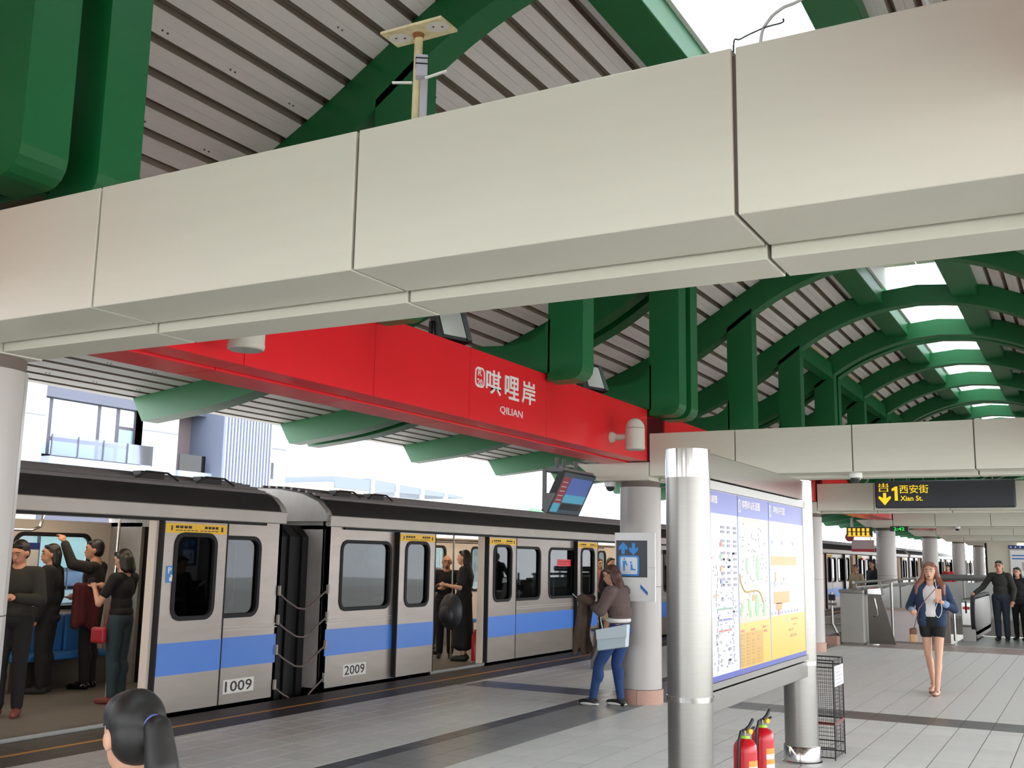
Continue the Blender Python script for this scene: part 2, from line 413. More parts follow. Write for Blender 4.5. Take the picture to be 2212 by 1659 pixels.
# corrugated roof sheets bay by bay
ceil = tag(bpy.data.objects.new('ceiling', None), kind='structure'); COL.objects.link(ceil); ROOT['ceiling'] = Vector()
arc = [Vector((u, ztop(u)+.004)) for u in [-8.1+.02*i for i in range(377)]]
acc = [0]
for p, q in zip(arc[:-1], arc[1:]): acc.append(acc[-1]+(q-p).length)
def at(s):
    lo = 0; hi = len(acc)-1
    while hi-lo > 1:
        m = (lo+hi)//2
        if acc[m] <= s: lo = m
        else: hi = m
    t = (s-acc[lo])/(acc[hi]-acc[lo]); p = arc[lo].lerp(arc[hi], t); d = (arc[hi]-arc[lo]).normalized()
    return p, Vector((-d.y, d.x))
prof = []; s0 = .01
while s0+.29 < acc[-1]:
    for ds, h in ((0, 0), (.079, 0), (.081, .006), (.083, 0), (.164, 0), (.176, .075), (.22, .075), (.232, 0)):
        p, n = at(s0+ds); prof.append(p+n*h)
    s0 += .236
ys = [-13.0]+[y for y, _ in fy]+[78]
chan = M('sheet_channel_brown', '8b8174', .8, noise=.12, scale=3, stretch=(2,.3,2))  # channel faces take a darker, browner colour than the sheet flats
bolt_m = M('screw_head', '5a5854', .5, .6)
for (ya, yb) in zip(ys[:-1], ys[1:]):
    for s in (1, -1):
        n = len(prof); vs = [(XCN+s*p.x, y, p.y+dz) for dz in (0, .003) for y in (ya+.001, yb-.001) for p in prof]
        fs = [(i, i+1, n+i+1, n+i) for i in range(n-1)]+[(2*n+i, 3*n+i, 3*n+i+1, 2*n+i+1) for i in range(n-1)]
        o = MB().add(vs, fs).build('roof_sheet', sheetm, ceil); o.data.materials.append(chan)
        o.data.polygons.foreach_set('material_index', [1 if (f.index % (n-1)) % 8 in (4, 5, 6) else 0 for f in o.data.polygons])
# paired screw heads on the sheets closest to the near beam
mb = MB()
for k in range(2, 28, 3):
    p, n_ = at(.01+.236*k+.12*.0+.04); 
    for j in range(9):
        yq = 3.6+.62*j+.21*(k % 2)
        for d in (0, .045): c_ = Vector((XCN+p.x, yq+d, p.y)); mb.cyl(c_-Vector((n_.x, 0, n_.y))*.006, c_+Vector((n_.x, 0, n_.y))*.002, .007, n=6)
tag(mb.build('screw_heads', bolt_m, ceil), kind='stuff')
# ridge purlins, raised skylight
sky_gl = glass('skylight_glass', (245,250,250), .6)
panel_c = M('cream_skylight_panel', 'd9d6c0', .6)
for i, (ya, yb) in enumerate(zip(ys[:-1], ys[1:])):
    a, b = ya+.13, yb-.13
    for s in (1, -1):
        x0, x1 = sorted((XCN+s*-.9, XCN+s*-.53))
        box('ridge_purlin', green, (x0, x1, a, b, 5.84, 6.22), ceil, bevel=.01)
        x0, x1 = sorted((XCN+s*-.53, XCN+s*-.49)); box('skylight_curb', white, (x0, x1, ya, yb, 6.1, 6.5), ceil)
    for k in range(2):
        q0, q1 = ya+(yb-ya)*k/2, ya+(yb-ya)*(k+1)/2
        for s in (0, 1):
            box('skylight_pane', panel_c if 14 < (ya+yb)/2 < 17.4 else sky_gl, (XCN-.49+.495*s, XCN-.005+.495*s, q0+.002, q1-.002, 6.47, 6.48), ceil)
# longitudinal tie beams joining the arch heads further down the platform
for ya, yb in zip(ys[:-1], ys[1:]):
    if ya > 16.5:
        for s in (1, -1):
            x0, x1 = sorted((XCN+s*-2.1, XCN+s*-1.91)); box('tie_beam', green, (x0, x1, ya+.13, yb-.13, 5.1, 5.4), ceil)
            x0, x1 = sorted((XCN+s*-2.05, XCN+s*-2.01)); box('lining_board', M('warm_board', 'd9b27a', .6), (x0, x1, ya+.5, yb-.3, 5.4, 5.56), ceil)
# ------------------------------------------------------------------ the train
trainm = M('train_steel', '8f867f', .36, .5, noise=.08, scale=3, stretch=(1,.5,2.5))
trainw = M('train_fascia', 'aaa49c', .45, .3, noise=.06, scale=2.5)
bluem = M('train_blue_band', '3f79cf', .4, noise=.02, scale=6)
roofm = M('train_roof_black', '2b2725', .6, noise=.15, scale=5)
roofr = M('train_roof_rib', '6b6663', .5, noise=.1, scale=6)
intw = M('interior_wall', 'd9cfc4', .5)
intf = M('interior_floor', '6a655f', .55, noise=.08, scale=20)
glz = glass('train_window_glass', (120,126,130), .55)
yel = M('yellow_sticker', 'f0be1c', .5)
ink = M('dark_ink', '2a2420', .6)
lampw = M('interior_lamp', 'ffe9cc', .5, emit=9)
stain = M('weathered_grey', 'a8a39d', .55, .2, noise=.18, scale=2.5, stretch=(1,1,.5))
seatm = M('seat_blue', '2f6fb0', .5)
XS = -8.35
def wall(mb, x0, x1, y0, y1, z0, z1, holes):
    ys = sorted({y0, y1}|{h[0] for h in holes}|{h[1] for h in holes}); zs = sorted({z0, z1}|{h[2] for h in holes}|{h[3] for h in holes})
    for a, b in zip(ys[:-1], ys[1:]):
        if b <= y0 or a >= y1: continue
        run = None
        for c, d in list(zip(zs[:-1], zs[1:]))+[(None, None)]:
            inh = c is None or any(h[0] <= (a+b)/2 <= h[1] and h[2] <= (c+d)/2 <= h[3] for h in holes)
            if not inh: run = [run[0] if run else c, d]
            elif run: mb.box(x0, x1, a, b, run[0], run[1]); run = None
    return mb
def win(parent, x, y0, y1, z0, z1, r=.09, xo=.012, name='window'):
    g = MB().ring(rrect(y0-.045, y1+.045, z0-.045, z1+.045, r+.045), rrect(y0, y1, z0, z1, r), 'x', x-.05, x+xo).build(name, rubber, parent, smooth=True)
    MB().prism(rrect(y0-.01, y1+.01, z0-.01, z1+.01, r), 'x', x-.03, x-.026).build('pane', glz, g)
    return g
def leaf(car, y0, y1, x=XS, sticker=True):
    # sliding door leaf hung outside the body
    d = MB(); wy0, wy1 = (y0+y1)/2-.26, (y0+y1)/2+.26; wz0, wz1 = .985, 1.80
    wall(d, x+.012, x+.075, y0+.02, y1-.02, .035, 1.955, [(wy0-.012, wy1+.012, wz0-.012, wz1+.012)])
    o = d.build('door', trainm, car)
    e = MB().box(x+.012, x+.078, y0, y0+.02, .035, 1.955).box(x+.012, x+.078, y1-.02, y1, .035, 1.955).build('edge_seal', rubber, o)
    win(o, x+.075, wy0, wy1, wz0, wz1)
    box('blue_band', bluem, (x+.074, x+.079, y0+.021, y1-.021, .405, .725), o)
    if sticker:
        st = box('sticker', yel, (x+.074, x+.078, y0+.03, y1-.03, 1.835, 1.935), o)
        mk = MB(); W_ = y1-y0-.06; b0 = y0+.03
        for q0, q1, za, zb in ((.08, .11, 1.86, 1.91), (.15, .42, 1.885, 1.912), (.15, .52, 1.86, 1.868), (.62, .86, 1.885, 1.912), (.55, .86, 1.86, 1.868), (.9, .94, 1.86, 1.91)):
            n = max(1, int((q1-q0)/.055))
            for k in range(n): mk.box(x+.078, x+.0788, b0+W_*(q0+(q1-q0)*k/n), b0+W_*(q0+(q1-q0)*(k+.8)/n), za, zb)
        tag(mk.build('print_marks', ink, st), kind='stuff')
    return o
def car(y0, y1, label, opens, wins, number=None, numy=0, near=True):
    t = thing('train_car', label, 'train', (XS-1.45, y0, -1), group='stainless metro cars with blue band')
    holes = [(a, b, -.0, 1.955) for a, b in opens]+[(a-.012, b+.012, .965, 1.80) for a, b in wins]
    wall(MB(), XS-.05, XS, y0, y1, -.75, 2.0, holes).build('side_wall', trainm, t)
    for a, b in wins: win(t, XS, a, b, .98, 1.785)
    # blue band between the doorways, crease lines
    ys = [y0+.02]+[v for a, b in opens for v in (a, b)]+[y1-.02]
    for a, b in zip(ys[::2], ys[1::2]):
        if b-a > .05:
            box('blue_band', bluem, (XS-.001, XS+.004, a, b, .405, .725), t)
            box('crease', trainw, (XS-.001, XS+.008, a, b, .80, .812), t); box('crease', trainw, (XS-.001, XS+.008, a, b, .835, .847), t)
    box('fascia', trainw, (XS-.02, XS+.05, y0-.02, y1+.02, 1.985, 2.125), t, bevel=.01)
    box('door_track', rubber, (XS-.0, XS+.03, y0+.3, y1-.3, 1.957, 1.985), t)
    # far side, floor, ceiling, ends
    XF = XS-2.9; fw_ = [(a, b, .965, 1.80) for a, b in wins]+[(a+.2, a+.62, .985, 1.8) for a, b in opens]+[(b-.62, b-.2, .985, 1.8) for a, b in opens]
    wall(MB(), XF, XF+.05, y0, y1, -.75, 2.0, fw_).build('far_side_wall', intw, t)
    for a, b, c, d in fw_:
        g = MB().ring(rrect(a-.05, b+.05, c-.05, d+.05, .13), rrect(a, b, c, d, .09), 'x', XF+.03, XF+.065).build('window', rubber, t, smooth=True)
        MB().prism(rrect(a-.01, b+.01, c-.01, d+.01, .09), 'x', XF+.04, XF+.043).build('pane', glass('far_window_glass', (205,215,215), .8), g)
    MB().box(XF, XS, y0, y1, -.75, .02).build('floor_pan', intf, t)
    for a, b in opens: box('sill', steeld, (XS-.05, XS+.04, a, b, -.03, .028), t)
    MB().box(XF, XS, y0, y1, 2.08, 2.1).build('inner_ceiling', intw, t)
    for x in (XF+.75, XS-.75):
        box('ceiling_lamp', lampw, (x-.05, x+.05, y0+.6, y1-.6, 2.05, 2.08), t)
        box('lamp_trough', intw, (x-.1, x+.1, y0+.5, y1-.5, 2.072, 2.085), t)
    # inner lining of the near side
    wall(MB(), XS-.085, XS-.052, y0, y1, .02, 2.08, holes).build('inner_lining', intw, t)
    # roof
    xm = XS-1.45; h = [(XS+.02, 2.12), (XS-.02, 2.2), (XS-.14, 2.31), (XS-.4, 2.41), (XS-.8, 2.475), (xm, 2.51)]
    poly = h+[(2*xm-a, b) for a, b in h[-2::-1]]
    MB().prism(poly, 'y', y0+.05, y1-.05).build('roof', roofm, t, smooth=True, ang=60)
    def zr(x):
        for (a, za), (b, zb) in zip(h[:-1], h[1:]):
            if b <= x <= a: return za+(zb-za)*(x-a)/(b-a)
        return 2.51
    for k in range(9):
        x = XS-.22-.125*k; box('roof_rib', roofr, (x-.02, x+.02, y0+.1, y1-.1, zr(x)-.02, zr(x)+.028), t)
    if near:
        for yy in ((y1-1.9, y1-1.05) if number == '1009' else (y0+.5, y0+1.25)):
            MB().box(XS-.42, XS-.3, yy, yy+.32, 2.4, 2.475).tube([(XS-.28, yy-.08, 2.4), (XS-.28, yy+.05, 2.47), (XS-.28, yy+.35, 2.47), (XS-.28, yy+.5, 2.4)], .012, 6).build('roof_bracket', roofm, t)
    # end walls with dark gangway mouth and weathered grey hood
    for ye, s in ((y0, 1), (y1, -1)):
        a, b = sorted((ye, ye+.05*s)); e = MB().box(XF, XF+.62, a, b, -.75, 2.0).box(XS-.62, XS, a, b, -.75, 2.0).box(XF, XS, a, b, 1.95, 2.1); e.build('end_wall', stain if near else trainm, t)
        hp = [(q[0], q[1]-.015) for q in poly]; hp = [(XS, 2.05)]+hp+[(XF, 2.05)]
        a, b = sorted((ye-.06*s, ye+.06*s)); MB().prism([(x_, z_) for x_, z_ in hp], 'y', a, b).build('end_hood', stain, t, smooth=True, ang=50)
    if number:
        box('number_plate', M('number_plate_white', 'd8d4cc', .5), (XS-.001, XS+.003, numy-.24, numy+.24, .125, .275), t)
        text(number, 'fleet_number', ink, t, (XS+.003, numy, .2), (0,1,0), (0,0,1), .42, .115, .002, .01)
    return t
OP1 = [(5.93, 7.72)]; OP2 = [(12.84, 14.36), (18.55, 20.05), (24.25, 25.75), (29.95, 31.45)]
OP3 = [(a+24.05, b+24.05) for a, b in OP2]
W2 = [(10.78, 11.8), (15.15, 16.25), (16.65, 17.7), (20.9, 21.95), (22.3, 23.4), (26.6, 27.65), (28.0, 29.1), (32.3, 33.4)]
c1 = car(-4, 9.61, 'metro car numbered 1009 with passengers standing in its wide open doorway', OP1, [(8.2, 9.22), (3.6, 4.7), (1.6, 2.8), (-1.2, 0)], '1009', 9.02)
c2 = car(10.47, 33.8, 'metro car numbered 2009 coupled on beyond the black gangway', OP2, W2, '2009', 11.12)
c3 = car(34.55, 57.8, 'metro car beyond the far columns, glimpsed over the stair railing', OP3, [(a+24.05, b+24.05) for a, b in W2], near=False)
for cc, ops in ((c1, OP1), (c2, OP2), (c3, OP3)):
    for a, b in ops:
        leaf(cc, a-.93, a-.0, sticker=ops is not OP3); leaf(cc, b, b+.93, sticker=True)
        for yy in (a-.004, b-.03): box('door_jamb', intw, (XS-.1, XS+.005, yy, yy+.034, .02, 1.955), cc)
# blue priority sticker on the 1009 door, red emergency sticker in a 2009 window
pr = box('priority_sticker', M('sticker_blue', '3d84c6', .5), (XS+.074, XS+.0775, 7.79, 7.91, 1.33, 1.5), c1)
text('P', 'sticker_letter', wl, pr, (XS+.0775, 7.84, 1.455), (0,1,0), (0,0,1), .045, .06, .001, .01)
MB().box(XS+.0775, XS+.0785, 7.84, 7.9, 1.345, 1.385).box(XS+.0775, XS+.0785, 7.855, 7.885, 1.385, 1.41).build('sticker_symbol', wl, pr)
rs = box('window_notice', M('notice_red', 'e23b46', .5), (XS-.03, XS-.024, 17.0, 17.55, 1.5, 1.62), c2)
for k in range(2): box('notice_line', M('notice_dark', '8a1d22', .6), (XS-.024, XS-.0235, 17.06, 17.5-.12*k, 1.575-.045*k, 1.59-.045*k), rs)
# gangway bellows and drooping safety cords between the cars
bl = thing('gangway_bellows', 'black rubber gangway bellows between the cars numbered 1009 and 2009', 'bellows', (XS-1.45, 10.04, 0))
for k in range(7):
    y = 9.68+.12*k; rr = .035*(k % 2)
    MB().ring([(XS-2.62+rr, -.6), (XS-.3-rr, -.6), (XS-.3-rr, 1.85), (XS-.45-rr, 2.0), (XS-2.4+rr, 2.0), (XS-2.62+rr, 1.85)], [(XS-2.2, -.4), (XS-.7, -.4), (XS-.7, 1.75), (XS-.75, 1.8), (XS-2.1, 1.8), (XS-2.2, 1.75)], 'y', y-.055, y+.055).build('bellows_fold', rubber, bl)
cordm = M('cord_grey', '6f625c', .6)
for k, z in enumerate((1.16, .83, .49, .1)):
    c = thing('safety_cord', 'drooping grey safety cord across the gap between the cars, ' + ('uppermost', 'second from the top', 'third from the top', 'lowest')[k], 'cord', (XS, 10.04, z), group='safety cords between the cars')
    MB().tube([(XS+.014, 9.6, z+.02), (XS+.014, 9.75, z-.07), (XS+.02, 9.93, z-.155), (XS+.02, 10.05, z-.17), (XS+.02, 10.15, z-.15), (XS+.01, 10.32, z-.05), (XS+.014, 10.49, z+.05)], .011, 8).build('cord', cordm, c, smooth=True)
    for y in (9.58, 10.475): box('bracket', M('bracket_cream', '9a9084', .6), (XS+.001, XS+.03, y, y+.03, z+.0, z+.11), c)
# inside fittings
def pole(p0, p1, r, car_, pts=None): MB().tube(pts or [p0, p1], r, 8).build('grab_pole', chrome, car_, smooth=True)
pole((-9.85, 8.52, .02), (-9.85, 8.52, 2.08), .017, c1); pole((-9.07, 14.6, .02), (-9.07, 14.6, 2.08), .017, c2)
pole(0, 0, .018, c1, [(XS-2.35, 3.6, 1.86), (XS-2.35, 8.0, 1.86), (XS-2.35, 8.12, 1.9), (XS-2.35, 8.16, 2.07)])
for y in (11.6, 16.4, 19.4, 21.5): pole((XS-1.3, y, .02), (XS-1.3, y, 2.08), .018, c2)
for x in (XS-.75, XS-2.2): pole(0, 0, .016, c2, [(x, 10.9, 1.9), (x, 24, 1.9)])
hand = M('grab_handle_cream', 'd8d2bd', .5)
def handle(x, y, car_):
    g = MB().tube([(x, y, 1.9), (x, y, 1.72)], .01, 6).build('grab_strap', steeld, car_)
    MB().tube([(x, y, 1.72), (x, y+.06, 1.62), (x, y+.055, 1.6), (x, y-.055, 1.6), (x, y-.06, 1.62), (x, y, 1.72)], .011, 6).build('grab_handle', hand, g)
for y in (11.0, 11.3, 12.4, 12.9, 13.25, 13.9, 14.3, 14.8, 15.6, 16.0, 18.8, 19.2): handle(XS-2.2, y, c2)
for y in (11.15, 12.0, 15.9, 16.8): handle(XS-.75, y, c2)
for y in (6.6, 7.55): handle(XS-2.35, y, c1)
# notice on the inner wall and seats
box('line_map', white, (XS-2.85, XS-2.84, 8.18, 8.5, 1.05, 1.72), c1); box('line_map_header', M('sign_navy', '2b3f86', .5), (XS-2.84, XS-2.835, 8.17, 8.51, 1.64, 1.72), c1)
for car_, a, b in ((c1, 4.6, 7.1), (c1, 8.0, 9.4), (c2, 10.7, 12.6), (c2, 14.6, 18.3), (c2, 20.3, 24)):
    n = int((b-a)/.46)
    for k in range(n):
        y = a+.46*k; s_ = MB().box(XS-2.83, XS-2.4, y+.01, y+.44, .36, .43).build('seat', seatm, car_, bevel=.02); box('seat_back', seatm, (XS-2.84, XS-2.78, y+.01, y+.44, .42, .86), s_, bevel=.02)
    box('seat_base', steeld, (XS-2.84, XS-2.5, a, b, .02, .36), car_)
MB().lathe([(.06, .02), (.065, .05), (.065, .4), (.03, .46), (.02, .5)], (-8.52, 14.43, .02), 14).build('fire_extinguisher_bottle', M('extinguisher_red', 'b8141f', .35), c2, smooth=True)
# ------------------------------------------------------------------ station map board
PX_, PY1, PY2 = -2.23, 6.4, 9.2
bd = thing('map_board', 'steel framed station map board between two round posts', 'sign board', (PX_, 7.8, 0))
for y in (PY1, PY2):
    p = MB().cyl((PX_, y, .14), (PX_, y, .795), .138, n=40).build('post', steel, bd, smooth=True)
    MB().cyl((PX_, y, .825), (PX_, y, 2.165), .14, n=40).build('post_sleeve', steel, p, smooth=True)
    MB().cyl((PX_, y, .795), (PX_, y, .825), .146, n=40).build('ring', chrome, p, smooth=True)
    MB().cyl((PX_, y, 2.165), (PX_, y, 2.345), .142, n=40).build('cap', chrome, p, smooth=True)
    MB().lathe([(.165, 0), (.165, .012), (.152, .02), (.15, .135), (.146, .14)], (PX_, y, 0), 40).build('base_collar', chrome, p, smooth=True)
box('header', chrome, (PX_-.075, PX_+.105, PY1+.1, PY2-.1, 2.17, 2.335), bd, bevel=.004)
box('backing', steel, (PX_-.06, PX_+.085, PY1+.1, PY2-.1, .845, 2.165), bd)
box('top_rail', steel, (PX_+.085, PX_+.1, PY1+.1, PY2-.1, 2.105, 2.16), bd); box('bottom_rail', steel, (PX_+.085, PX_+.1, PY1+.1, PY2-.1, .845, .885), bd)
box('lower_rail', steel, (PX_-.05, PX_+.09, PY1+.1, PY2-.1, .705, .83), bd, bevel=.004)
XP = PX_+.086
pw = M('poster_white', 'c3c5cf', .35); pcm = M('poster_map_cream', 'aaa795', .35); pye = M('poster_yellow', 'cfa81f', .35); pbl = M('poster_blue', '3846a0', .35)
pbd = M('poster_divider', '7080b4', .4); porg = M('poster_orange', 'c8892a', .4); pgr = M('poster_green', '7cba83', .4); prd = M('poster_red', 'd8594c', .4); pgy = M('poster_grey', '9a9aa6', .4); pdy = M('poster_amber', 'b98e1e', .4)
def pb(name, m, par, y0, y1, z0, z1, l=1): return box(name, m, (XP-.002, XP+.003*l, y0, y1, z0, z1), par)
sheets = []
for i, (y0, y1, m) in enumerate(((6.53, 7.165, pw), (7.175, 7.965, pcm), (7.975, 9.05, pw))):
    s_ = pb('poster_sheet', m, bd, y0, y1, .92, 2.1); sheets.append(s_)
    pb('poster_heading', pbl, s_, y0, y1, 1.955, 2.1, 1.4)
pb('divider', pbd, bd, 7.163, 7.18, .92, 1.955, 1.6); pb('divider', pbd, bd, 7.962, 7.98, .92, 1.955, 1.6); pb('divider', pbl, bd, 6.53, 9.05, .888, .922, 1.6)
A, B, C = sheets
def mark(name, m, par, boxes, l=1.8):
    mb = MB()
    for b in boxes: mb.box(XP-.001, XP+.003*l, *b)
    return tag(mb.build(name, m, par), kind='stuff')
# sheet A: the metro network
rng = random.Random(3)
for m, z, a, b in ((prd, 1.19, 6.72, 7.0), (pbl, 1.26, 6.72, 7.0), (M('poster_darkgreen', '5d8a72', .4), 1.33, 6.7, 7.03), (pgy, 1.52, 6.83, 7.0), (porg, 1.42, 6.62, 6.72), (prd, 1.66, 6.55, 6.6)):
    pb('network_line', m, A, a, b, z, z+.012, 1.5)
mark('network_line', pgy, A, [(6.68+.02*sin(k), 6.695+.02*sin(k), .95+.04*k, .98+.04*k) for k in range(17)]+[(7.03, 7.04, 1.0+.05*k, 1.025+.05*k) for k in range(10)])
mark('map_notes', pgy, A, [(6.55+rng.random()*.55, 0, 0, 0) for _ in range(0)]+[(y, y+.02+.03*rng.random(), z, z+.012) for y, z in [(6.6+.5*rng.random(), .95+.75*rng.random()) for _ in range(90)]])
mark('map_key', M('poster_ink', '6a6a78', .4), A, [(yy, yy+w, z, z+.018) for z in (1.86, 1.83, 1.77, 1.74, 1.69, 1.65, 1.6, 1.56, 1.52, 1.48) for yy, w in ((6.78, .08), (6.92, .06), (7.06, .07))])
for z, m in ((1.74, prd), (1.66, pgr), (1.58, porg), (1.5, pbl)): pb('key_swatch', m, A, 6.76, 6.8, z, z+.03, 2.2)
text('路網圖', 'heading_text', wl, A, (XP+.0045, 6.62, 2.045), (0,1,0), (0,0,1), .18, .05, .001)
# sheet B: the street map
river = spline([(7.2, 1.56), (7.22, 1.5), (7.3, 1.445), (7.4, 1.435), (7.6, 1.44), (7.7, 1.42), (7.78, 1.35)], 5)
MB().tube([(XP+.002, p.x, p.y) for p in river], .006, 6).build('route_line', M('poster_route', 'b9913f', .4), B)
for cy, cz, ry, rz in ((7.38, 1.62, .03, .05), (7.65, 1.6, .045, .09), (7.62, 1.335, .05, .08), (7.8, 1.3, .03, .05), (7.25, 1.33, .02, .03), (7.22, 1.3, .02, .03), (7.42, 1.34, .03, .04), (7.45, 1.28, .03, .025)):
    MB().prism([(cy+ry*cos(t*.7)*(1+.2*sin(3*t)), cz+rz*sin(t*.7)) for t in range(9)], 'x', XP-.001, XP+.0045).build('park_patch', pgr, B)
pb('route_station', porg, B, 7.5, 7.58, 1.37, 1.41, 1.5)
mark('map_notes', pgy, B, [(y, y+.015+.03*rng.random(), z, z+.01) for y, z in [(7.2+.72*rng.random(), 1.26+.65*rng.random()) for _ in range(60)]])
pb('street_list', pye, B, 7.175, 7.965, .922, 1.225, 1.5); pb('street_list_block', pdy, B, 7.18, 7.75, .93, 1.16, 1.8)
mark('list_notes', M('poster_amber_ink', 'a8802a', .4), B, [(7.2+.135*c, 7.2+.135*c+.05+.04*rng.random(), .94+.022*r, .95+.022*r) for c in range(4) for r in range(10) if rng.random() < .8], 2.2)
mark('list_headings', prd, B, [(7.2, 7.28, 1.165, 1.18), (7.45, 7.54, 1.165, 1.18), (7.75, 7.83, 1.17, 1.185), (7.78, 7.86, 1.14, 1.155)], 2.2)
text('唭哩岸站街道圖', 'heading_text', wl, B, (XP+.0045, 7.5, 2.045), (0,1,0), (0,0,1), .46, .06, .001)
# sheet C: the station plan
pb('plan_platform', porg, C, 8.02, 8.8, 1.62, 1.69, 1.5); pb('plan_hall', porg, C, 8.08, 8.55, 1.33, 1.42, 1.5); pb('plan_hall', porg, C, 8.14, 8.32, 1.28, 1.335, 1.5)
pb('plan_line', pgy, C, 7.99, 8.85, 1.715, 1.722, 1.5); pb('plan_line', pgy, C, 7.99, 8.85, 1.585, 1.592, 1.5)
pb('timetable', pye, C, 7.975, 9.05, .922, 1.24, 1.5)
mark('plan_notes', pgy, C, [(8.05, 8.12, 1.78, 1.81), (8.33, 8.42, 1.78, 1.81), (8.68, 8.75, 1.78, 1.81), (8.38, 8.48, 1.5, 1.53), (8.4, 8.5, 1.19+.0, 1.2), (8.1, 8.2, 1.46, 1.5), (8.3, 8.5, 1.47, 1.49)]+[(8.0+.1*k, 8.05+.1*k, 1.25, 1.27) for k in range(9)])
pb('plan_badge', M('poster_plum', 'b57a96', .4), C, 8.2, 8.26, 1.245, 1.29, 2.2); pb('plan_badge', M('poster_khaki', 'b9ad7a', .4), C, 8.13, 8.2, 1.5, 1.57, 2.2)
mark('timetable_notes', M('poster_amber_ink'), C, [(8.6, 8.8, 1.19, 1.205), (8.65, 8.75, 1.15, 1.16), (8.5, 8.65, 1.11, 1.125), (8.55, 8.75, 1.06, 1.08)], 2.2)
text('唭哩岸站平面圖', 'heading_text', wl, C, (XP+.0045, 8.28, 2.045), (0,1,0), (0,0,1), .34, .06, .001)
for par, y in ((B, 7.215), (C, 8.02)): MB().ring(rrect(y-.02, y+.02, 1.985, 2.075, .015), rrect(y-.012, y+.012, 1.993, 2.067, .01), 'x', XP-.001, XP+.0055).build('line_badge', wl, par)

# ------------------------------------------------------------------ fire extinguishers under the board
exr = M('extinguisher_enamel', 'c01724', .3); exk = M('extinguisher_black', '17171b', .45); exl = M('extinguisher_lime', '9fd02c', .45); exy = M('extinguisher_yellow', 'd9b21c', .5)
def extinguisher(x, y, label, rz):
    t = thing('fire_extinguisher', label, 'fire extinguisher', (x, y, 0), rz, group='fire extinguishers under the map board')
    MB().lathe([(.07, 0), (.08, .008), (.08, .36), (.077, .4), (.06, .43), (.03, .445), (.025, .45)], (0, 0, 0), 28).build('cylinder', exr, t, smooth=True, local=True)
    MB().cyl((0, 0, .448), (0, 0, .466), .034, .03, 18).build('neck_ring', exl, t, smooth=True, local=True)
    MB().cyl((0, 0, .466), (0, 0, .5), .02, n=14).build('valve', chrome, t, smooth=True, local=True)
    MB().tube([(-.012, 0, .49), (.04, 0, .525), (.075, 0, .57)], .011, 8).build('carry_handle', exk, t, smooth=True, local=True)
    MB().tube([(-.02, 0, .5), (.05, 0, .50), (.085, 0, .515)], .009, 8).build('trigger', exk, t, smooth=True, local=True)
    MB().cyl((.02, -.02, .495), (.02, -.04, .495), .018, n=14).build('gauge', exy, t, local=True)
    MB().tube([(-.02, 0, .495), (-.06, -.03, .5), (-.085, -.035, .44), (-.088, -.03, .3), (-.09, -.02, .12)], .01, 8).build('hose', exk, t, smooth=True, local=True)
    n = 12; arcp = [(.0812*cos(-2.0+1.5*i/n), .0812*sin(-2.0+1.5*i/n)) for i in range(n+1)]+[(.079*cos(-2.0+1.5*i/n), .079*sin(-2.0+1.5*i/n)) for i in range(n, -1, -1)]
    lb = MB().prism(arcp, 'z', .06, .31).build('label', white, t, local=True)
    ar2 = [(p[0]*1.004, p[1]*1.004) for p in arcp]
    for z0, z1, m in ((.27, .31, M('label_orange', 'e8913a', .5)), (.2, .235, MATS['label_orange']), (.1, .13, M('label_grey', 'a9a7b4', .5))): MB().prism(ar2, 'z', z0, z1).build('label_stripe', m, lb, local=True)
    return t
extinguisher(-2.17, 7.35, 'red fire extinguisher standing ahead of its twin below the station map board', 1.0)
extinguisher(-2.2, 7.9, 'red fire extinguisher standing behind its twin below the station map board', 1.0)

# ------------------------------------------------------------------ wire cage stand
wirem = M('black_wire', '1d1c1c', .5, .4)
x0, x1, y0, y1, hh = -2.36, -2.0, 9.4, 9.8, .82
cg = thing('wire_cage', 'tall black wire umbrella cage with a white label behind the map board post', 'wire cage', ((x0+x1)/2, (y0+y1)/2, 0))
for x in (x0, x1):
    for y in (y0, y1): MB().tube([(x, y, .0), (x, y, hh)], .006, 6).build('corner_rod', wirem, cg)
for z in (.02, .1, .3, hh-.06, hh): MB().tube([(x0, y0, z), (x1, y0, z), (x1, y1, z), (x0, y1, z), (x0, y0, z)], .0055, 6).build('rim', wirem, cg)
zl = [.1+.033*k for k in range(21)]
for a, b in (((x0, y0), (x1, y0)), ((x1, y0), (x1, y1)), ((x0, y1), (x1, y1)), ((x0, y0), (x0, y1))):
    mb = MB(); A_, B_ = Vector(a+(0,)), Vector(b+(0,))
    for z in zl: mb.tube([A_+Vector((0, 0, z)), B_+Vector((0, 0, z))], .0018, 4)
    for k in range(1, 10): p = A_.lerp(B_, k/10); mb.tube([p+Vector((0, 0, .02)), p+Vector((0, 0, hh))], .0018, 4)
    tag(mb.build('wire_panel', wirem, cg), kind='stuff')
box('shelf_band', M('rust_red', '7a2a22', .6), (x0, x1, y0-.002, y0+.004, .285, .31), cg); box('shelf_band', MATS['rust_red'], (x1-.004, x1+.002, y0, y1, .285, .31), cg)
lb = box('label_card', white, (x1+.004, x1+.008, y0+.03, y1-.02, .6, .77), cg)
for k in range(5): box('label_line', pgy, (x1+.008, x1+.0086, y0+.06, y1-.06-.05*(k % 2), .62+.03*k, .63+.03*k), lb)

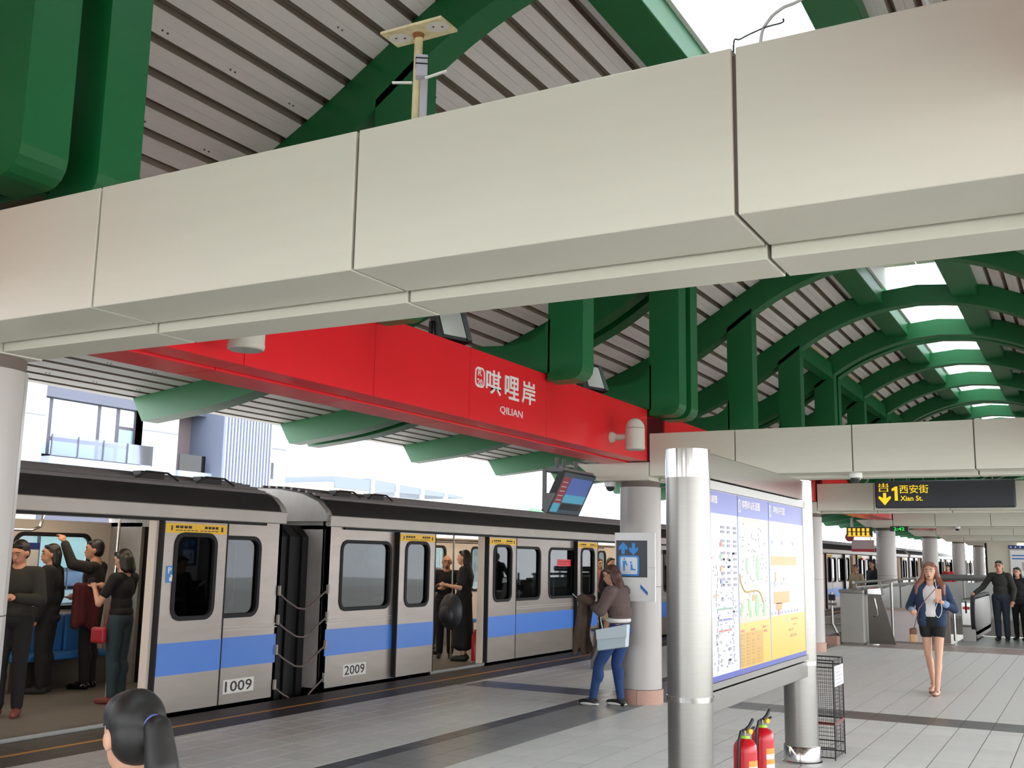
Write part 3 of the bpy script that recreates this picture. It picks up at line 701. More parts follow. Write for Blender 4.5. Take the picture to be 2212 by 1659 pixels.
# ------------------------------------------------------------------ litter bin by the platform edge
bn = thing('litter_bin', 'round stainless steel litter bin beside the platform edge', 'bin', (-6.6, 14.95, 0))
MB().lathe([(.165, 0), (.17, .01), (.17, .56), (.165, .565)], (-6.6, 14.95, 0), 32).build('drum', chrome, bn, smooth=True)
MB().lathe([(.175, .56), (.178, .585), (.16, .595), (.1, .595)], (-6.6, 14.95, 0), 32).build('rim', steel, bn, smooth=True)
MB().cyl((-6.6, 14.95, .585), (-6.6, 14.95, .598), .12, n=24).build('opening', dark, bn)

# ------------------------------------------------------------------ lift sign on the column
sg = thing('lift_sign', 'white sign board with blue lift symbol and arrows on the column', 'sign', (-4.69, 11.58, 1.17))
Yq = 11.595
box('board', white, (-4.945, -4.44, Yq-.025, Yq, 1.555, 1.955), sg, bevel=.003); box('board', white, (-4.945, -4.44, Yq-.025, Yq, 1.165, 1.55), sg, bevel=.003)
slate = M('sign_slate', '3e4149', .4); sblue = M('sign_blue', '3a94e4', .4); swht = M('sign_white', 'e4eaf0', .4)
box('panel', slate, (-4.925, -4.535, Yq-.028, Yq-.024, 1.44, 1.865), sg)
MB().ring(rrect(-4.89, -4.635, 1.455, 1.69, .03), rrect(-4.87, -4.655, 1.475, 1.67, .02), 'y', Yq-.033, Yq-.024).build('symbol_frame', sblue, sg)
MB().prism(rrect(-4.87, -4.655, 1.475, 1.67, .02), 'y', Yq-.030, Yq-.026).build('symbol_field', swht, sg)
MB().prism([(-4.83, 1.51), (-4.815, 1.51), (-4.81, 1.6), (-4.79, 1.57), (-4.775, 1.57), (-4.8, 1.63), (-4.84, 1.63)], 'y', Yq-.034, Yq-.029).ell((-4.82, Yq-.032, 1.65), (.012, .003, .012)).build('symbol_figure', sblue, sg)
MB().prism([(-4.74, 1.52), (-4.68, 1.52), (-4.68, 1.535), (-4.715, 1.54), (-4.72, 1.59), (-4.74, 1.59)], 'y', Yq-.034, Yq-.029).ell((-4.735, Yq-.032, 1.61), (.012, .003, .012)).build('symbol_figure', sblue, sg)
for cx, s in ((-4.835, 1), (-4.705, -1)):
    z = 1.77
    MB().prism([(cx-.02, z-.065*s), (cx+.02, z-.065*s), (cx+.02, z), (cx+.055, z-.02*s), (cx+.055, z+.02*s), (cx, z+.075*s), (cx-.055, z+.02*s), (cx-.055, z-.02*s), (cx-.02, z)], 'y', Yq-.033, Yq-.026).build('arrow', sblue, sg)
MB().prism([(-4.62, 1.36), (-4.62, 1.32), (-4.53, 1.235), (-4.53, 1.275)], 'y', Yq-.03, Yq-.024).build('arrow_bar', M('sign_blue2', '2f6fb8', .4), sg)

# ------------------------------------------------------------------ hanging screen
scr = thing('ceiling_monitor', 'dark passenger information screen hanging below the red beam', 'monitor', (-5.2, 10.9, 2.15))
a = Vector((-5.3, 0, 2.15)); b = Vector((-5.085, 0, 2.59)); d = (b-a).normalized(); nn = Vector((d.z, 0, -d.x))
def sp(u, v, w): return a+d*(u*.49)+Vector((0, 10.5+.8*v, 0))+nn*w
def panel(u0, u1, v0, v1, w0, w1, name, m, par):
    vs = [sp(u, v, w) for u in (u0, u1) for v in (v0, v1) for w in (w0, w1)]
    return MB().add(vs, [(0,1,3,2), (4,6,7,5), (0,4,5,1), (2,3,7,6), (0,2,6,4), (1,5,7,3)]).build(name, m, par)
hs = panel(-.03, 1.03, -.03, 1.03, -.07, 0, 'housing', blackp, scr)
def sc(nm, hexc, e=.35): return M(nm, hexc, .3, emit=e)
dp = panel(0, 1, 0, 1, 0, .003, 'display', sc('screen_base', '3a4650', .25), scr)
panel(.25, .9, .03, .25, .003, .005, 'display_list', sc('screen_red', '7a3236'), dp); panel(.48, .9, .27, .97, .003, .005, 'display_picture', sc('screen_blue', '4a5f9a'), dp)
panel(.28, .48, .27, .97, .003, .005, 'display_strip', sc('screen_teal', '4a93ab'), dp); panel(.03, .25, .03, .25, .003, .005, 'display_strip', MATS['screen_teal'], dp); panel(.1, .25, .3, .95, .003, .005, 'display_bar', sc('screen_dark', '23262b', .1), dp)
for k in range(5): panel(.32+.11*k, .34+.11*k, .06, .22, .005, .006, 'display_line', sc('screen_grey', '9a9aa0'), dp)
brk = M('monitor_bracket', '6b6a6c', .5)
MB().prism([(-5.34, 2.62), (-5.30, 2.62), (-5.30, 2.36), (-5.19, 2.36), (-5.3, 2.14), (-5.34, 2.2)], 'y', 10.44, 10.47).build('side_bracket', brk, scr)
box('top_bracket', brk, (-5.34, -5.1, 10.46, 11.3, 2.6, 2.64), scr)
for y in (10.6, 10.78, 11.1): MB().cyl((-5.24, y, 2.63), (-5.24, y, 2.77), .022, n=12).build('hanger_tube', M('hanger_grey', '5d6066', .5), scr, smooth=True)

# ------------------------------------------------------------------ cylinder lamps on the red beam
lampc = M('lamp_cream', 'cfcabd', .35, noise=.02, scale=5)
def wall_lamp(y, label):
    t = thing('wall_lamp', label, 'lamp', (-4.5, y, 2.95), group='cream cylinder lamps on the red beam')
    x = -4.22; prof = [(.098, 2.805), (.106, 2.81), (.106, 3.03)]
    MB().lathe(prof+[(.106, 3.032)], (x, y, 0), 32).build('shade', lampc, t, smooth=True)
    MB().lathe([(.104, 3.036)]+[(.104*cos(pi/2*i/8), 3.036+.11*sin(pi/2*i/8)) for i in range(1, 9)], (x, y, 0), 32).build('dome', lampc, t, smooth=True, ang=60)
    MB().lathe([(.107, 2.82), (.109, 2.83), (.107, 2.84)], (x, y, 0), 32).build('trim_ring', lampc, t, smooth=True)
    MB().cyl((-4.5, y, 2.95), (-4.47, y, 2.95), .06, .055, 24).cyl((-4.47, y, 2.95), (-4.44, y, 2.95), .055, .035, 24).cyl((-4.44, y, 2.95), (x-.09, y, 2.95), .033, n=18).build('arm', lampc, t, smooth=True)
    MB().cyl((x, y, 2.803), (x, y, 2.806), .095, n=28).build('lens', M('lamp_lens', 'a8a8a0', .4), t)
wall_lamp(10.42, 'cream domed cylinder lamp at the end of the red beam above the lift-sign column')
wall_lamp(4.46, 'cream cylinder lamp on the red beam, half hidden by the near cream beam')

# ------------------------------------------------------------------ floodlights on top of the red beam
fgl = M('floodlight_glass', 'b9bab4', .15, spec=.7)
def flood(y, label, rz=-.35):
    t = thing('floodlight', label, 'floodlight', (-4.68, y, 3.395), rz, group='black floodlights on the red beam')
    T = Matrix.Translation((0, 0, .17)) @ Matrix.Rotation(radians(-22), 4, 'Y')
    fr = [(-.02, -.15, -.14), (-.02, .15, -.14), (-.02, .15, .14), (-.02, -.15, .14), (.07, -.17, -.16), (.07, .17, -.16), (.07, .17, .16), (.07, -.17, .16), (-.12, -.08, -.07), (-.12, .08, -.07), (-.12, .08, .07), (-.12, -.08, .07)]
    MB().add([T @ Vector(v) for v in fr], [(0,1,5,4), (1,2,6,5), (2,3,7,6), (3,0,4,7), (4,5,6,7), (8,9,1,0), (9,10,2,1), (10,11,3,2), (11,8,0,3), (11,10,9,8)]).build('housing', blackp, t, local=True)
    MB().box(.07, .078, -.13, .11, -.13, .13, T).build('lens', fgl, t, local=True)
    MB().box(.07, .082, .115, .165, -.15, .15, T).build('cover_strip', M('floodlight_trim', '2b332f', .3), t, local=True)
    MB().box(-.03, .01, -.18, -.165, 0, .2).box(-.03, .01, .165, .18, 0, .2).box(-.03, .01, -.18, .18, 0, .02).build('yoke', blackp, t, local=True)
flood(7.35, 'black floodlight with pale glass on the red beam beside the station name')
flood(10.25, 'black floodlight on the red beam behind the cream domed lamp')

# ------------------------------------------------------------------ antenna post on the near beam
rustm = M('rusty_cream_paint', 'd3c69c', .6, noise=.18, scale=25, stretch=(1,1,.4))
po = thing('antenna_post', 'rusty cream post with a square top plate standing on the near beam', 'post', (-2.11, 3.05, 3.11))
MB().cyl((-2.112, 3.05, 3.11), (-2.108, 3.05, 3.596), .016, n=16).build('pipe', rustm, po, smooth=True)
tp = MB().box(-2.24, -1.968, 2.984, 3.1, 3.596, 3.606).build('top_plate', rustm, po)
for x, y in ((-2.19, 3.045), (-2.015, 3.035)):
    MB().cyl((x, y, 3.5952), (x, y, 3.597), .046, n=24, sq=.8).build('bare_patch', M('bare_plaster', 'd5cfcb', .8, noise=.1, scale=60), tp)
    for k in range(2): MB().cyl((x-.012+.03*k, y-.01+.015*k, 3.593), (x-.012+.03*k, y-.01+.015*k, 3.597), .004, n=8).build('anchor_hole', ink, tp)
MB().cyl((-2.11, 3.05, 3.577), (-2.11, 3.05, 3.596), .017, .023, 16).build('weld_collar', M('rust_brown', '8a5b35', .8, noise=.2, scale=40), po)
wb = thing('wireless_unit', 'small grey wireless box with flat antennas strapped to the rusty post', 'antenna', (-2.08, 3.05, 3.4))
T = Matrix.Translation((-2.077, 3.03, 3.445)) @ Matrix.Rotation(.6, 4, 'Z')
gl_ = M('device_grey', 'b6b5c0', .5)
MB().box(-.022, .022, -.02, .02, -.04, .045, T).build('case', gl_, wb, bevel=.003)
for z in (.005, .027): MB().box(-.0235, .0235, -.0215, .0215, z, z+.005, T).build('strap', blackp, wb)
box('bracket', gl_, (-2.09, -2.06, 3.043, 3.049, 3.12, 3.41), wb)
MB().box(-.006, .006, -.075, 0, -.003, .003, Matrix.Translation((-2.125, 3.04, 3.4)) @ Matrix.Rotation(-1.1, 4, 'Z')).build('antenna', white, wb)
MB().box(-.006, .006, 0, .085, -.003, .003, Matrix.Translation((-2.06, 3.03, 3.4)) @ Matrix.Rotation(-1.2, 4, 'Z') @ Matrix.Rotation(.3, 4, 'X')).build('antenna', white, wb)
cb = MB().tube(spline([(-.95, 3.25, 3.11), (-.955, 3.25, 3.37), (-.93, 3.25, 3.392), (-.85, 3.25, 3.413), (-.79, 3.25, 3.417), (-.785, 3.25, 3.43)], 6), .003, 6).build('loose_cable', blackp, None, smooth=True)
tag(cb, 'thin black loose cable sticking up from the top of the near beam', 'cable')
cb = MB().tube(spline([(-.86, 3.2, 3.11), (-.862, 3.25, 3.37), (-.834, 3.25, 3.435), (-.787, 3.25, 3.468), (-.733, 3.25, 3.48), (-.6, 3.25, 3.53), (-.4, 3.25, 3.5), (-.25, 3.25, 3.11)], 6), .006, 8).build('conduit', M('pale_conduit', 'dadada', .5), None, smooth=True)
tag(cb, 'pale flexible conduit arching over the top of the near beam', 'conduit')

# ------------------------------------------------------------------ exit sign
ex = thing('exit_sign', 'black hanging exit sign with yellow lettering and down arrow', 'sign', (-2.19, 19.55, 2.62))
box('case', M('sign_black', '33353b', .45), (-3.32, -1.05, 19.5, 19.62, 2.615, 3.095), ex, bevel=.03)
for x in (-3.0, -1.4): MB().cyl((x, 19.56, 3.09), (x, 19.56, 4.0*0+3.6), .015, n=8).build('hanger', steeld, ex); box('wall_bracket', steeld, (x-.03, x+.03, 19.6, 20.165, 2.9, 2.94), ex)
ylw = M('sign_yellow', 'f4cf1e', .4, emit=.55); Ys = 19.4995
def sx(px): return -3.32+(px-1888)/302*2.27
text('出\n口', 'sign_text', ylw, ex, (sx(1908.5), Ys, 2.98), (1,0,0), (0,0,1), .165, .15, .002, .01)
MB().prism([(sx(1907), 2.885), (sx(1914), 2.885), (sx(1914), 2.79), (sx(1923), 2.83), (sx(1925), 2.795), (sx(1910.5), 2.665), (sx(1896), 2.795), (sx(1898), 2.83), (sx(1907), 2.79)], 'y', Ys-.002, Ys+.01).build('arrow', ylw, ex)
MB().prism([(sx(1933), 2.745), (sx(1940), 2.745), (sx(1940), 2.995), (sx(1935), 2.995), (sx(1926.5), 2.955), (sx(1926.5), 2.915), (sx(1933), 2.925)], 'y', Ys-.002, Ys+.01).build('numeral', ylw, ex)
text('西安街', 'sign_text', ylw, ex, (sx(1976), Ys, 2.945), (1,0,0), (0,0,1), .48, .15, .002, .004)
text('Xian St.', 'sign_text', ylw, ex, (sx(1970), Ys, 2.785), (1,0,0), (0,0,1), .37, .09, .002, .012)

# ------------------------------------------------------------------ cameras
def dome(x, y, z, label):
    t = thing('dome_camera', label, 'camera', (x, y, z), group='dome cameras under the beams')
    MB().lathe([(.07, z), (.075, z-.01), (.07, z-.05), (.06, z-.055)], (x, y, 0), 20).build('housing', white, t, smooth=True)
    MB().lathe([(.002, z-.11)]+[(.055*sin(pi/2*i/5), z-.055-.055*cos(pi/2*i/5)) for i in range(1, 6)], (x, y, 0), 18).build('dome', M('smoked_dome', '3a3a3c', .15), t, smooth=True)
dome(-2.18, 11.68, 2.607, 'white dome camera under the cream beam in front of the exit sign'); dome(-5.08, 11.75, 2.565, 'dome camera under the corbel beside the hanging screen')
dome(-2.95, 29.0, 2.607, 'dome camera below the exit sign on a far beam'); dome(-2.25, 46.3, 2.607, 'dome camera on the far beam near the escalator')

# ------------------------------------------------------------------ LED boards
amb = M('led_amber', 'ffb52a', .5, emit=1.3); grn = M('led_green', '22d84a', .5, emit=1.6); ledr = M('led_red', 'ff3a22', .5, emit=3.0)
ld = thing('led_board', 'hanging LED board with two rows of amber characters', 'display', (-5.25, 28.45, 2.35))
box('case', blackp, (-5.62, -4.98, 28.6, 28.75, 2.32, 2.575), ld); box('row', amb, (-5.6, -5.0, 28.597, 28.6, 2.335, 2.35), ld)
for r in range(2):
    
        for k in range(5):
            ch = MB()
            for q in range(3): ch.box(-5.575+.115*k, -5.5+.115*k, 28.594, 28.6, 2.362+.105*r+.03*q, 2.378+.105*r+.03*q)
            ch.box(-5.548+.115*k, -5.53+.115*k, 28.594, 28.6, 2.362+.105*r, 2.438+.105*r).build('led_character', amb, ld)
for x in (-5.5, -5.05): MB().cyl((x, 28.68, 2.57), (x, 28.68, 2.8), .02, n=8).build('hanger', steeld, ld)
lg = thing('led_clock', 'hanging LED clock with small green digits', 'display', (-4.35, 28.3, 2.4))
box('case', blackp, (-4.52, -4.08, 28.6, 28.7, 2.47, 2.6), lg); text('2:42', 'digits', grn, lg, (-4.3, 28.598, 2.53), (1,0,0), (0,0,1), .26, .08, .003); box('bracket', steeld, (-4.36, -4.3, 28.7, 28.825, 2.56, 2.6), lg)
sgn = thing('stop_sign', 'hanging pink and grey station sign with a red disc beyond the columns', 'sign', (-6.1, 32.5, 1.9))
box('panel', M('sign_pinkgrey', 'b9a7a6', .5), (-6.25, -5.6, 32.5, 32.54, 1.98, 2.33), sgn); MB().cyl((-6.3, 32.48, 2.4), (-6.3, 32.52, 2.4), .13, n=24).build('disc', M('sign_wine', '9c3048', .5), sgn)
box('red_strip', M('sign_crimson', 'b8283c', .5), (-6.25, -5.6, 32.49, 32.5, 1.98, 2.06), sgn)
for x in (-6.2, -5.7): MB().cyl((x, 32.52, 2.33), (x, 32.52, 4.5), .015, n=8).build('hanger', steeld, sgn)
clone(c3, (XS-1.45, 34.55+24.05, -1), label='metro car far down the line, one beyond the far columns'); clone(c3, (XS-1.45, 34.55+48.1, -1), label='metro car at the far end of the train')
for cc, y, w in ((c3, 45.0, .35), (c2, 22.3, .18)):
    q = box('side_display', blackp, (XS+.0, XS+.12, y-.04, y+w+.04, 1.765, 1.86), cc); box('digits', ledr, (XS+.12, XS+.124, y, y+w, 1.785, 1.84), q)
# ------------------------------------------------------------------ stair well, escalator, railings
rail = thing('handrail_fence', 'double stainless handrail fence beside the stair well and train', 'railing', (-4.45, 27, 0))
MB().tube([(-4.5, 23.45, 1.235), (-4.5, 36, 1.235)], .032, 10).build('top_rail', chrome, rail, smooth=True)
MB().tube([(-4.33, 23.5, 1.115), (-4.33, 35.6, 1.115)], .026, 10).build('grab_rail', chrome, rail, smooth=True)
for y in (23.6, 26.6, 29.6, 32.6, 35.6):
    box('post', steel, (-4.53, -4.47, y-.03, y+.03, 0, 1.21), rail); MB().tube([(-4.48, y, 1.05), (-4.33, y, 1.09)], .012, 6).build('bracket', steeld, rail)
for y in (23.6, 26.6, 29.6, 32.6): box('infill_panel', M('fence_grey', '9b9994', .45, .2), (-4.51, -4.49, y+.08, y+2.92, .12, 1.15), rail)
cb_ = thing('service_cabinet', 'grey service cabinet at the head of the stair well', 'cabinet', (-4.4, 22.75, 0))
box('body', M('cabinet_grey', '98958f', .5, noise=.05, scale=4), (-4.62, -4.17, 22.62, 23.3, .04, 1.03), cb_, bevel=.005); box('top', steel, (-4.64, -4.15, 22.6, 23.3, 1.035, 1.1), cb_, bevel=.005); box('plinth', steeld, (-4.6, -4.19, 22.64, 23.28, 0, .04), cb_)
pp = thing('standpipe', 'grey standpipe bracket on a pink stone plinth by the third column', 'pipe', (-4.8, 22.45, 0))
box('plinth', pinkg, (-4.94, -4.64, 22.3, 22.6, 0, .17), pp); MB().tube([(-4.74, 22.42, 1.05), (-4.74, 22.4, .78), (-4.74, 22.4, .42), (-4.66, 22.42, .24), (-4.64, 22.5, .18)], .028, 8).build('pipe', steel, pp, smooth=True)
box('clamp', steel, (-4.82, -4.66, 22.36, 22.46, .78, .83), pp); box('lantern', blackp, (-4.8, -4.68, 22.36, 22.46, .88, 1.0), pp)
sp_ = thing('stair_end_panel', 'dark polished steel panel sloping at the end of the stair rail', 'panel', (-3.95, 22.95, 0))
MB().prism([(-4.12, .02), (-3.6, .02), (-3.88, 1.1), (-4.12, 1.1)], 'y', 22.9, 22.96).build('plate', M('dark_polished_steel', '55514c', .22, 1., noise=.1, scale=3), sp_)
MB().prism([(-4.12, 1.0), (-3.84, 1.0), (-3.86, 1.16), (-4.12, 1.14)], 'y', 22.84, 23.2).build('cap', chrome, sp_, bevel=.02)
MB().tube([(-4.1, 22.87, .93), (-3.98, 22.87, .93), (-3.92, 22.87, .62), (-3.95, 22.87, .55), (-4.02, 22.87, .56)], .015, 8).build('grab_loop', chrome, sp_, smooth=True)
MB().cyl((-4.05, 22.93, 0), (-4.05, 22.93, .02), .14, n=20, sq=.6).build('foot_plate', chrome, sp_)
np_ = thing('newel_post', 'slim steel newel post between stair panel and fence', 'post', (-3.82, 24.0, 0)); MB().cyl((-3.82, 24, 0), (-3.82, 24, 1.22), .03, n=14).build('shaft', steel, np_, smooth=True); MB().ell((-3.82, 24, 1.23), (.032, .032, .025)).build('cap', chrome, np_, smooth=True)
pa = thing('stair_parapet', 'pale low parapet wall around the stair well behind the walking person', 'parapet', (-3.3, 24.4, 0))
box('wall', M('parapet_pale', 'bdb4b2', .6, noise=.03), (-4.2, -3.22, 24.3, 24.42, 0, .64), pa); box('cap', M('parapet_cap', '9f8e80', .6), (-4.2, -3.2, 24.28, 24.44, .64, .70), pa)
box('stone_panel', M('brown_granite', '6b5d56', .4, noise=.1, scale=50), (-3.21, -2.72, 24.3, 24.42, 0, .74), pa); box('stone_cap', steel, (-3.21, -2.72, 24.28, 24.44, .74, .78), pa)
es = thing('escalator', 'escalator landing with black handrail and steel newel beside the person', 'escalator', (-2.0, 26, 0))
box('landing_plate', M('comb_plate', 'b4b2ae', .35, .8, noise=.05, stretch=(20,1,1), scale=8), (-2.66, -.6, 23.75, 27.4, -.02, .004), es)
for k in range(8): box('step', M('step_dark', '3a3a3c', .6), (-2.15, -1.0, 27.4+.4*k, 27.8+.4*k, -.4-.22*k, -.22*(k+1)+.1), es)
for x, nm in ((-2.42, 0), (-.8, 1)):
    n_ = MB().prism(rrect(25.45, 29.5, .04, .9, .3, 8), 'x', x-.16, x+.1).build('balustrade', steel, es, smooth=True)
    MB().prism(rrect(25.5, 29.5, .5, .86, .17, 8), 'x', x-.165, x-.155).build('skirt_panel', chrome, n_)
    o_, i_ = rrect(25.3, 29.6, .12, .99, .4, 8), rrect(25.38, 29.55, .2, .93, .34, 8)
    MB().ring(o_, i_, 'x', x+.02, x+.1).build('handrail', rubber, es, smooth=True)
    for k in range(3): box('brush_line', dark, (x-.162, x-.1, 25.44, 25.45, .84-.1*k, .85-.1*k), n_)
    box('front_plate', chrome, (x-.16, x+.02, 25.42, 25.455, .35, .82), n_); box('foot_box', steel, (x-.16, x+.1, 25.4, 25.46, 0, .3), n_)
rw = thing('stop_marker', 'small red and black marker on the escalator newel', 'marker', (-2.5, 25.4, .7))
box('red_bar', M('marker_red', 'e2262e', .5), (-2.56, -2.42, 25.395, 25.41, .68, .74), rw); box('black_post', dark, (-2.51, -2.48, 25.39, 25.415, .6, .86), rw)
gp = thing('gate_post', 'thin steel gate post at the escalator mouth', 'post', (-2.73, 25.3, 0)); MB().cyl((-2.73, 25.3, 0), (-2.73, 25.3, .92), .03, n=14).build('shaft', chrome, gp, smooth=True); MB().ell((-2.73, 25.3, .92), (.032, .032, .02)).build('cap', chrome, gp, smooth=True)
fr_ = thing('far_rail', 'thick grey rail across the far end of the stair well', 'railing', (-2.6, 33.2, 0))
MB().tube([(-4.4, 33.2, 1.28), (-.3, 33.2, 1.28)], .09, 14).build('rail', M('far_rail_grey', '74736f', .4, .6), fr_, smooth=True)
for x in (-4.2, -3.3, -2.4, -1.5, -.5): box('post', steel, (x-.03, x+.03, 33.17, 33.23, -.4, 1.25), fr_)
for x in (-4.2, -3.3, -2.4, -1.5): box('glass_panel', M('far_glass_grey', 'a3a5a3', .2, spec=.6), (x+.05, x+.85, 33.19, 33.21, .2, 1.15), fr_)
wf = tag(box('wall_far', M('far_wall_cream', 'cfc8b4', .6, noise=.03, scale=1), (-3.95, 3.4, 50, 50.3, 0, 2.7), None), kind='structure')
box('wall_edge', dark, (-4.03, -3.95, 49.98, 50.3, 0, 2.6), wf)
q = thing('overhead_sign', 'long navy wayfinding sign on the far cream wall', 'sign', (-2.2, 49.95, 2.35)); box('panel', M('sign_navy', '2b3f86', .5), (-3.1, -1.2, 49.9, 49.98, 2.36, 2.5), q); box('lamp_strip', M('strip_light', 'fffbe8', .5, emit=1.6), (-2.75, -1.2, 49.9, 49.98, 2.5, 2.58), q)
for k in range(4): MB().cyl((-3.0+.18*k, 49.89, 2.43), (-3.0+.18*k, 49.9, 2.43), .035, n=14).build('dot', wl, q)
q = thing('notice_board', 'pale notice board with blue lines on the far cream wall', 'notice board', (-2.4, 49.95, 1.2)); box('panel', white, (-3.05, -1.6, 49.92, 49.98, 1.2, 2.3), q)
for z in (2.05, 1.92): box('blue_line', M('sign_blue2'), (-2.98, -1.7, 49.91, 49.92, z, z+.05), q)
box('picture', M('sign_pinkgrey'), (-2.6, -2.2, 49.91, 49.92, 1.45, 1.8), q)
q = thing('wall_counter', 'low white lit counter in front of the far wall', 'counter', (-2.0, 47, 0)); box('body', white, (-3.1, -.8, 46.8, 47.4, 0, 1.2), q); box('top', white, (-3.2, -.7, 46.7, 47.5, 1.2, 1.36), q); box('recess', blackp, (-2.7, -2.3, 46.79, 46.8, .3, .9), q)

# ------------------------------------------------------------------ buildings beyond the train
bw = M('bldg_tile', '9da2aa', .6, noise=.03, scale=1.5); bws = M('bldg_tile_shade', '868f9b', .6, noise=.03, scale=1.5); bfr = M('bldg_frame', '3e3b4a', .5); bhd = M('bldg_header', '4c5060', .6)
bgl = M('bldg_glass', '9db4b8', .08, spec=.8); bgl2 = M('bldg_glass_teal', '5d8184', .08, spec=.8); bbr = M('bldg_brown', '655a5c', .6); blv = M('bldg_louvre', '5f6678', .5); bjn = M('bldg_joint', '6c7178', .8)
G = -9.0
bA = thing('apartment_block', 'white tiled apartment block with a wide window and a ribbed metal panel', 'building', (-28, 24, G))
X0 = -26.0
def fb(name, m, y0, y1, z0, z1, d0=0., d1=.3, par=None): return box(name, m, (X0-d1, X0+d0, y0, y1, z0, z1), par or bA)
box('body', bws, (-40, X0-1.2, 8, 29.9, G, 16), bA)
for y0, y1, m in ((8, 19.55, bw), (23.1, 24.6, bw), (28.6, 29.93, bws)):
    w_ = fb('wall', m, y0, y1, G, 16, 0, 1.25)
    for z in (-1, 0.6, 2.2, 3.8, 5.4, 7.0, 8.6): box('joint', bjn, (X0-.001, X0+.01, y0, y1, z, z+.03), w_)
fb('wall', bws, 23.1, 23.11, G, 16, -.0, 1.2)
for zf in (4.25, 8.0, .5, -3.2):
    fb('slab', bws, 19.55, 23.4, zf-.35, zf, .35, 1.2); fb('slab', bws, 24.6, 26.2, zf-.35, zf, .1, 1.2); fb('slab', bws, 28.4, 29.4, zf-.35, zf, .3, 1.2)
    fb('lintel', bhd, 19.55, 23.1, zf+1.75, zf+2.3, -.1, 1.2); fb('recess_wall', bbr, 24.6, 26.2, zf, zf+3.4, -1.0, 1.2); fb('header', bhd, 24.6, 26.2, zf+1.95, zf+3.4, -.3, 1.0)
    wn = fb('window', bfr, 19.6, 23.05, zf+.1, zf+1.75, -.25, .4)
    for y0, y1, z0, z1, m in ((19.7, 19.85, .1, 1.72, bgl), (19.97, 21.55, .62, 1.72, bgl), (19.97, 21.55, .1, .5, bgl), (21.68, 22.25, .62, 1.72, bgl), (21.68, 22.25, .1, .5, bgl2), (22.4, 22.95, 1.2, 1.72, bgl), (22.4, 22.95, .62, 1.1, bgl2), (22.4, 22.95, .1, .5, bgl2)):
        box('pane', m, (X0-.26, X0-.24, y0, y1, zf+z0, zf+z1), wn)
    rl = fb('balcony_glass', glass('balcony_glass', (205,212,232), 1.), 19.6, 23.3, zf+.02, zf+.62, .33, -.30)
    for y in (19.6, 20.5, 21.4, 22.3, 23.27): box('balcony_post', bhd, (X0+.30, X0+.335, y, y+.03, zf, zf+.63), rl)
    w2 = fb('window', bfr, 24.75, 25.5, zf+.4, zf+1.95, -.95, 1.05)
    for z0, z1 in ((.5, 1.2), (1.3, 1.88)): box('pane', bgl2, (X0-.955, X0-.94, 24.85, 25.4, zf+z0, zf+z1), w2)
    fb('balcony_glass', glass('balcony_glass'), 24.65, 25.8, zf, zf+.55, .08, -.05); fb('balcony_glass', glass('balcony_glass'), 28.45, 28.95, zf+.02, zf+.6, .28, -.25)
lp = fb('ribbed_panel', blv, 26.1, 28.5, G, 16, .5, 1.2)
for k in range(16): box('fin', M('bldg_fin', '8d95a8', .5), (X0+.5, X0+.6, 26.14+.15*k, 26.2+.15*k, G, 16), lp)
# hazy pale blocks further off
fw_m = M('far_block', 'b4b8bc', .8); fwin = M('far_block_window', '8d97a3', .4); fgrey = M('far_block_grey', '5f6876', .6); ftan = M('far_block_tan', '989286', .7)
def block(label, x, y0, y1, top, rows, cols, depth=14, par_h=2.6, m=fw_m, base=G):
    t = thing('distant_block', label, 'building', (x-depth/2, (y0+y1)/2, base))
    box('body', m, (x-depth, x, y0, y1, base, top), t)
    for r in range(rows):
        for c in range(cols):
            w = (y1-y0)/cols; z = top-1.4-par_h*(r+.5)
            box('window', fwin, (x-.01, x+.05, y0+w*(c+.25), y0+w*(c+.72), z, z+1.3), t)
    return t
block('pale distant apartment slab with rows of balconies beyond the train roof', -80, 134, 150, 13.5, 6, 6, par_h=2.3)
block('pale distant tower with wide windows behind the hanging screen', -78, 152, 168, 17.5, 6, 4, par_h=2.6)
block('pale distant tower beside the lift-sign column', -70, 168, 190, 26, 8, 4)
pg = thing('rooftop_pergola', 'small rooftop house with a white open pergola beyond the train roof', 'building', (-82, 112, G))
box('house', ftan, (-90, -80, 100, 108, G, 10.2), pg); box('roof_band', fgrey, (-90, -79.9, 101, 108, 9.6, 11), pg); box('window', fwin, (-80.01, -79.95, 103.5, 105, 8.2, 9.3), pg)
for y in (108.5, 114, 120, 126): box('post', white, (-80.2, -79.8, y, y+.5, G, 11.2 if y < 110 else 10.9-(y-108)*.02), pg)
MB().prism([(108, 11.2), (131, 10.2), (131, 9.9), (114, 9.8), (108, 9.4)], 'x', -88, -80).build('pergola_roof', fgrey, pg)
box('parapet', white, (-81, -79.5, 95, 126, G, 8.9), pg)
tr = thing('distant_tree', 'pale green tree crown beside the distant tower', 'tree', (-76, 148, G))
rg = random.Random(5); mb = MB()
for k in range(16): mb.ell((-76+rg.uniform(-1, 1), 148+rg.uniform(-1.6, 1.6), 7+rg.uniform(-2, 2)), (1, 1, .8), nu=8, nv=6)
mb.build('crown', M('far_leaves', '5f8f68', .8), tr, smooth=True); MB().cyl((-76, 148, G), (-76, 148, 6.5), .3, n=8).build('trunk', bbr, tr)
tag(MB().box(-300, 300, -200, 400, G-.5, G).build('ground', M('city_ground', 'c4c3be', .9, noise=.1, scale=.2)), kind='structure')
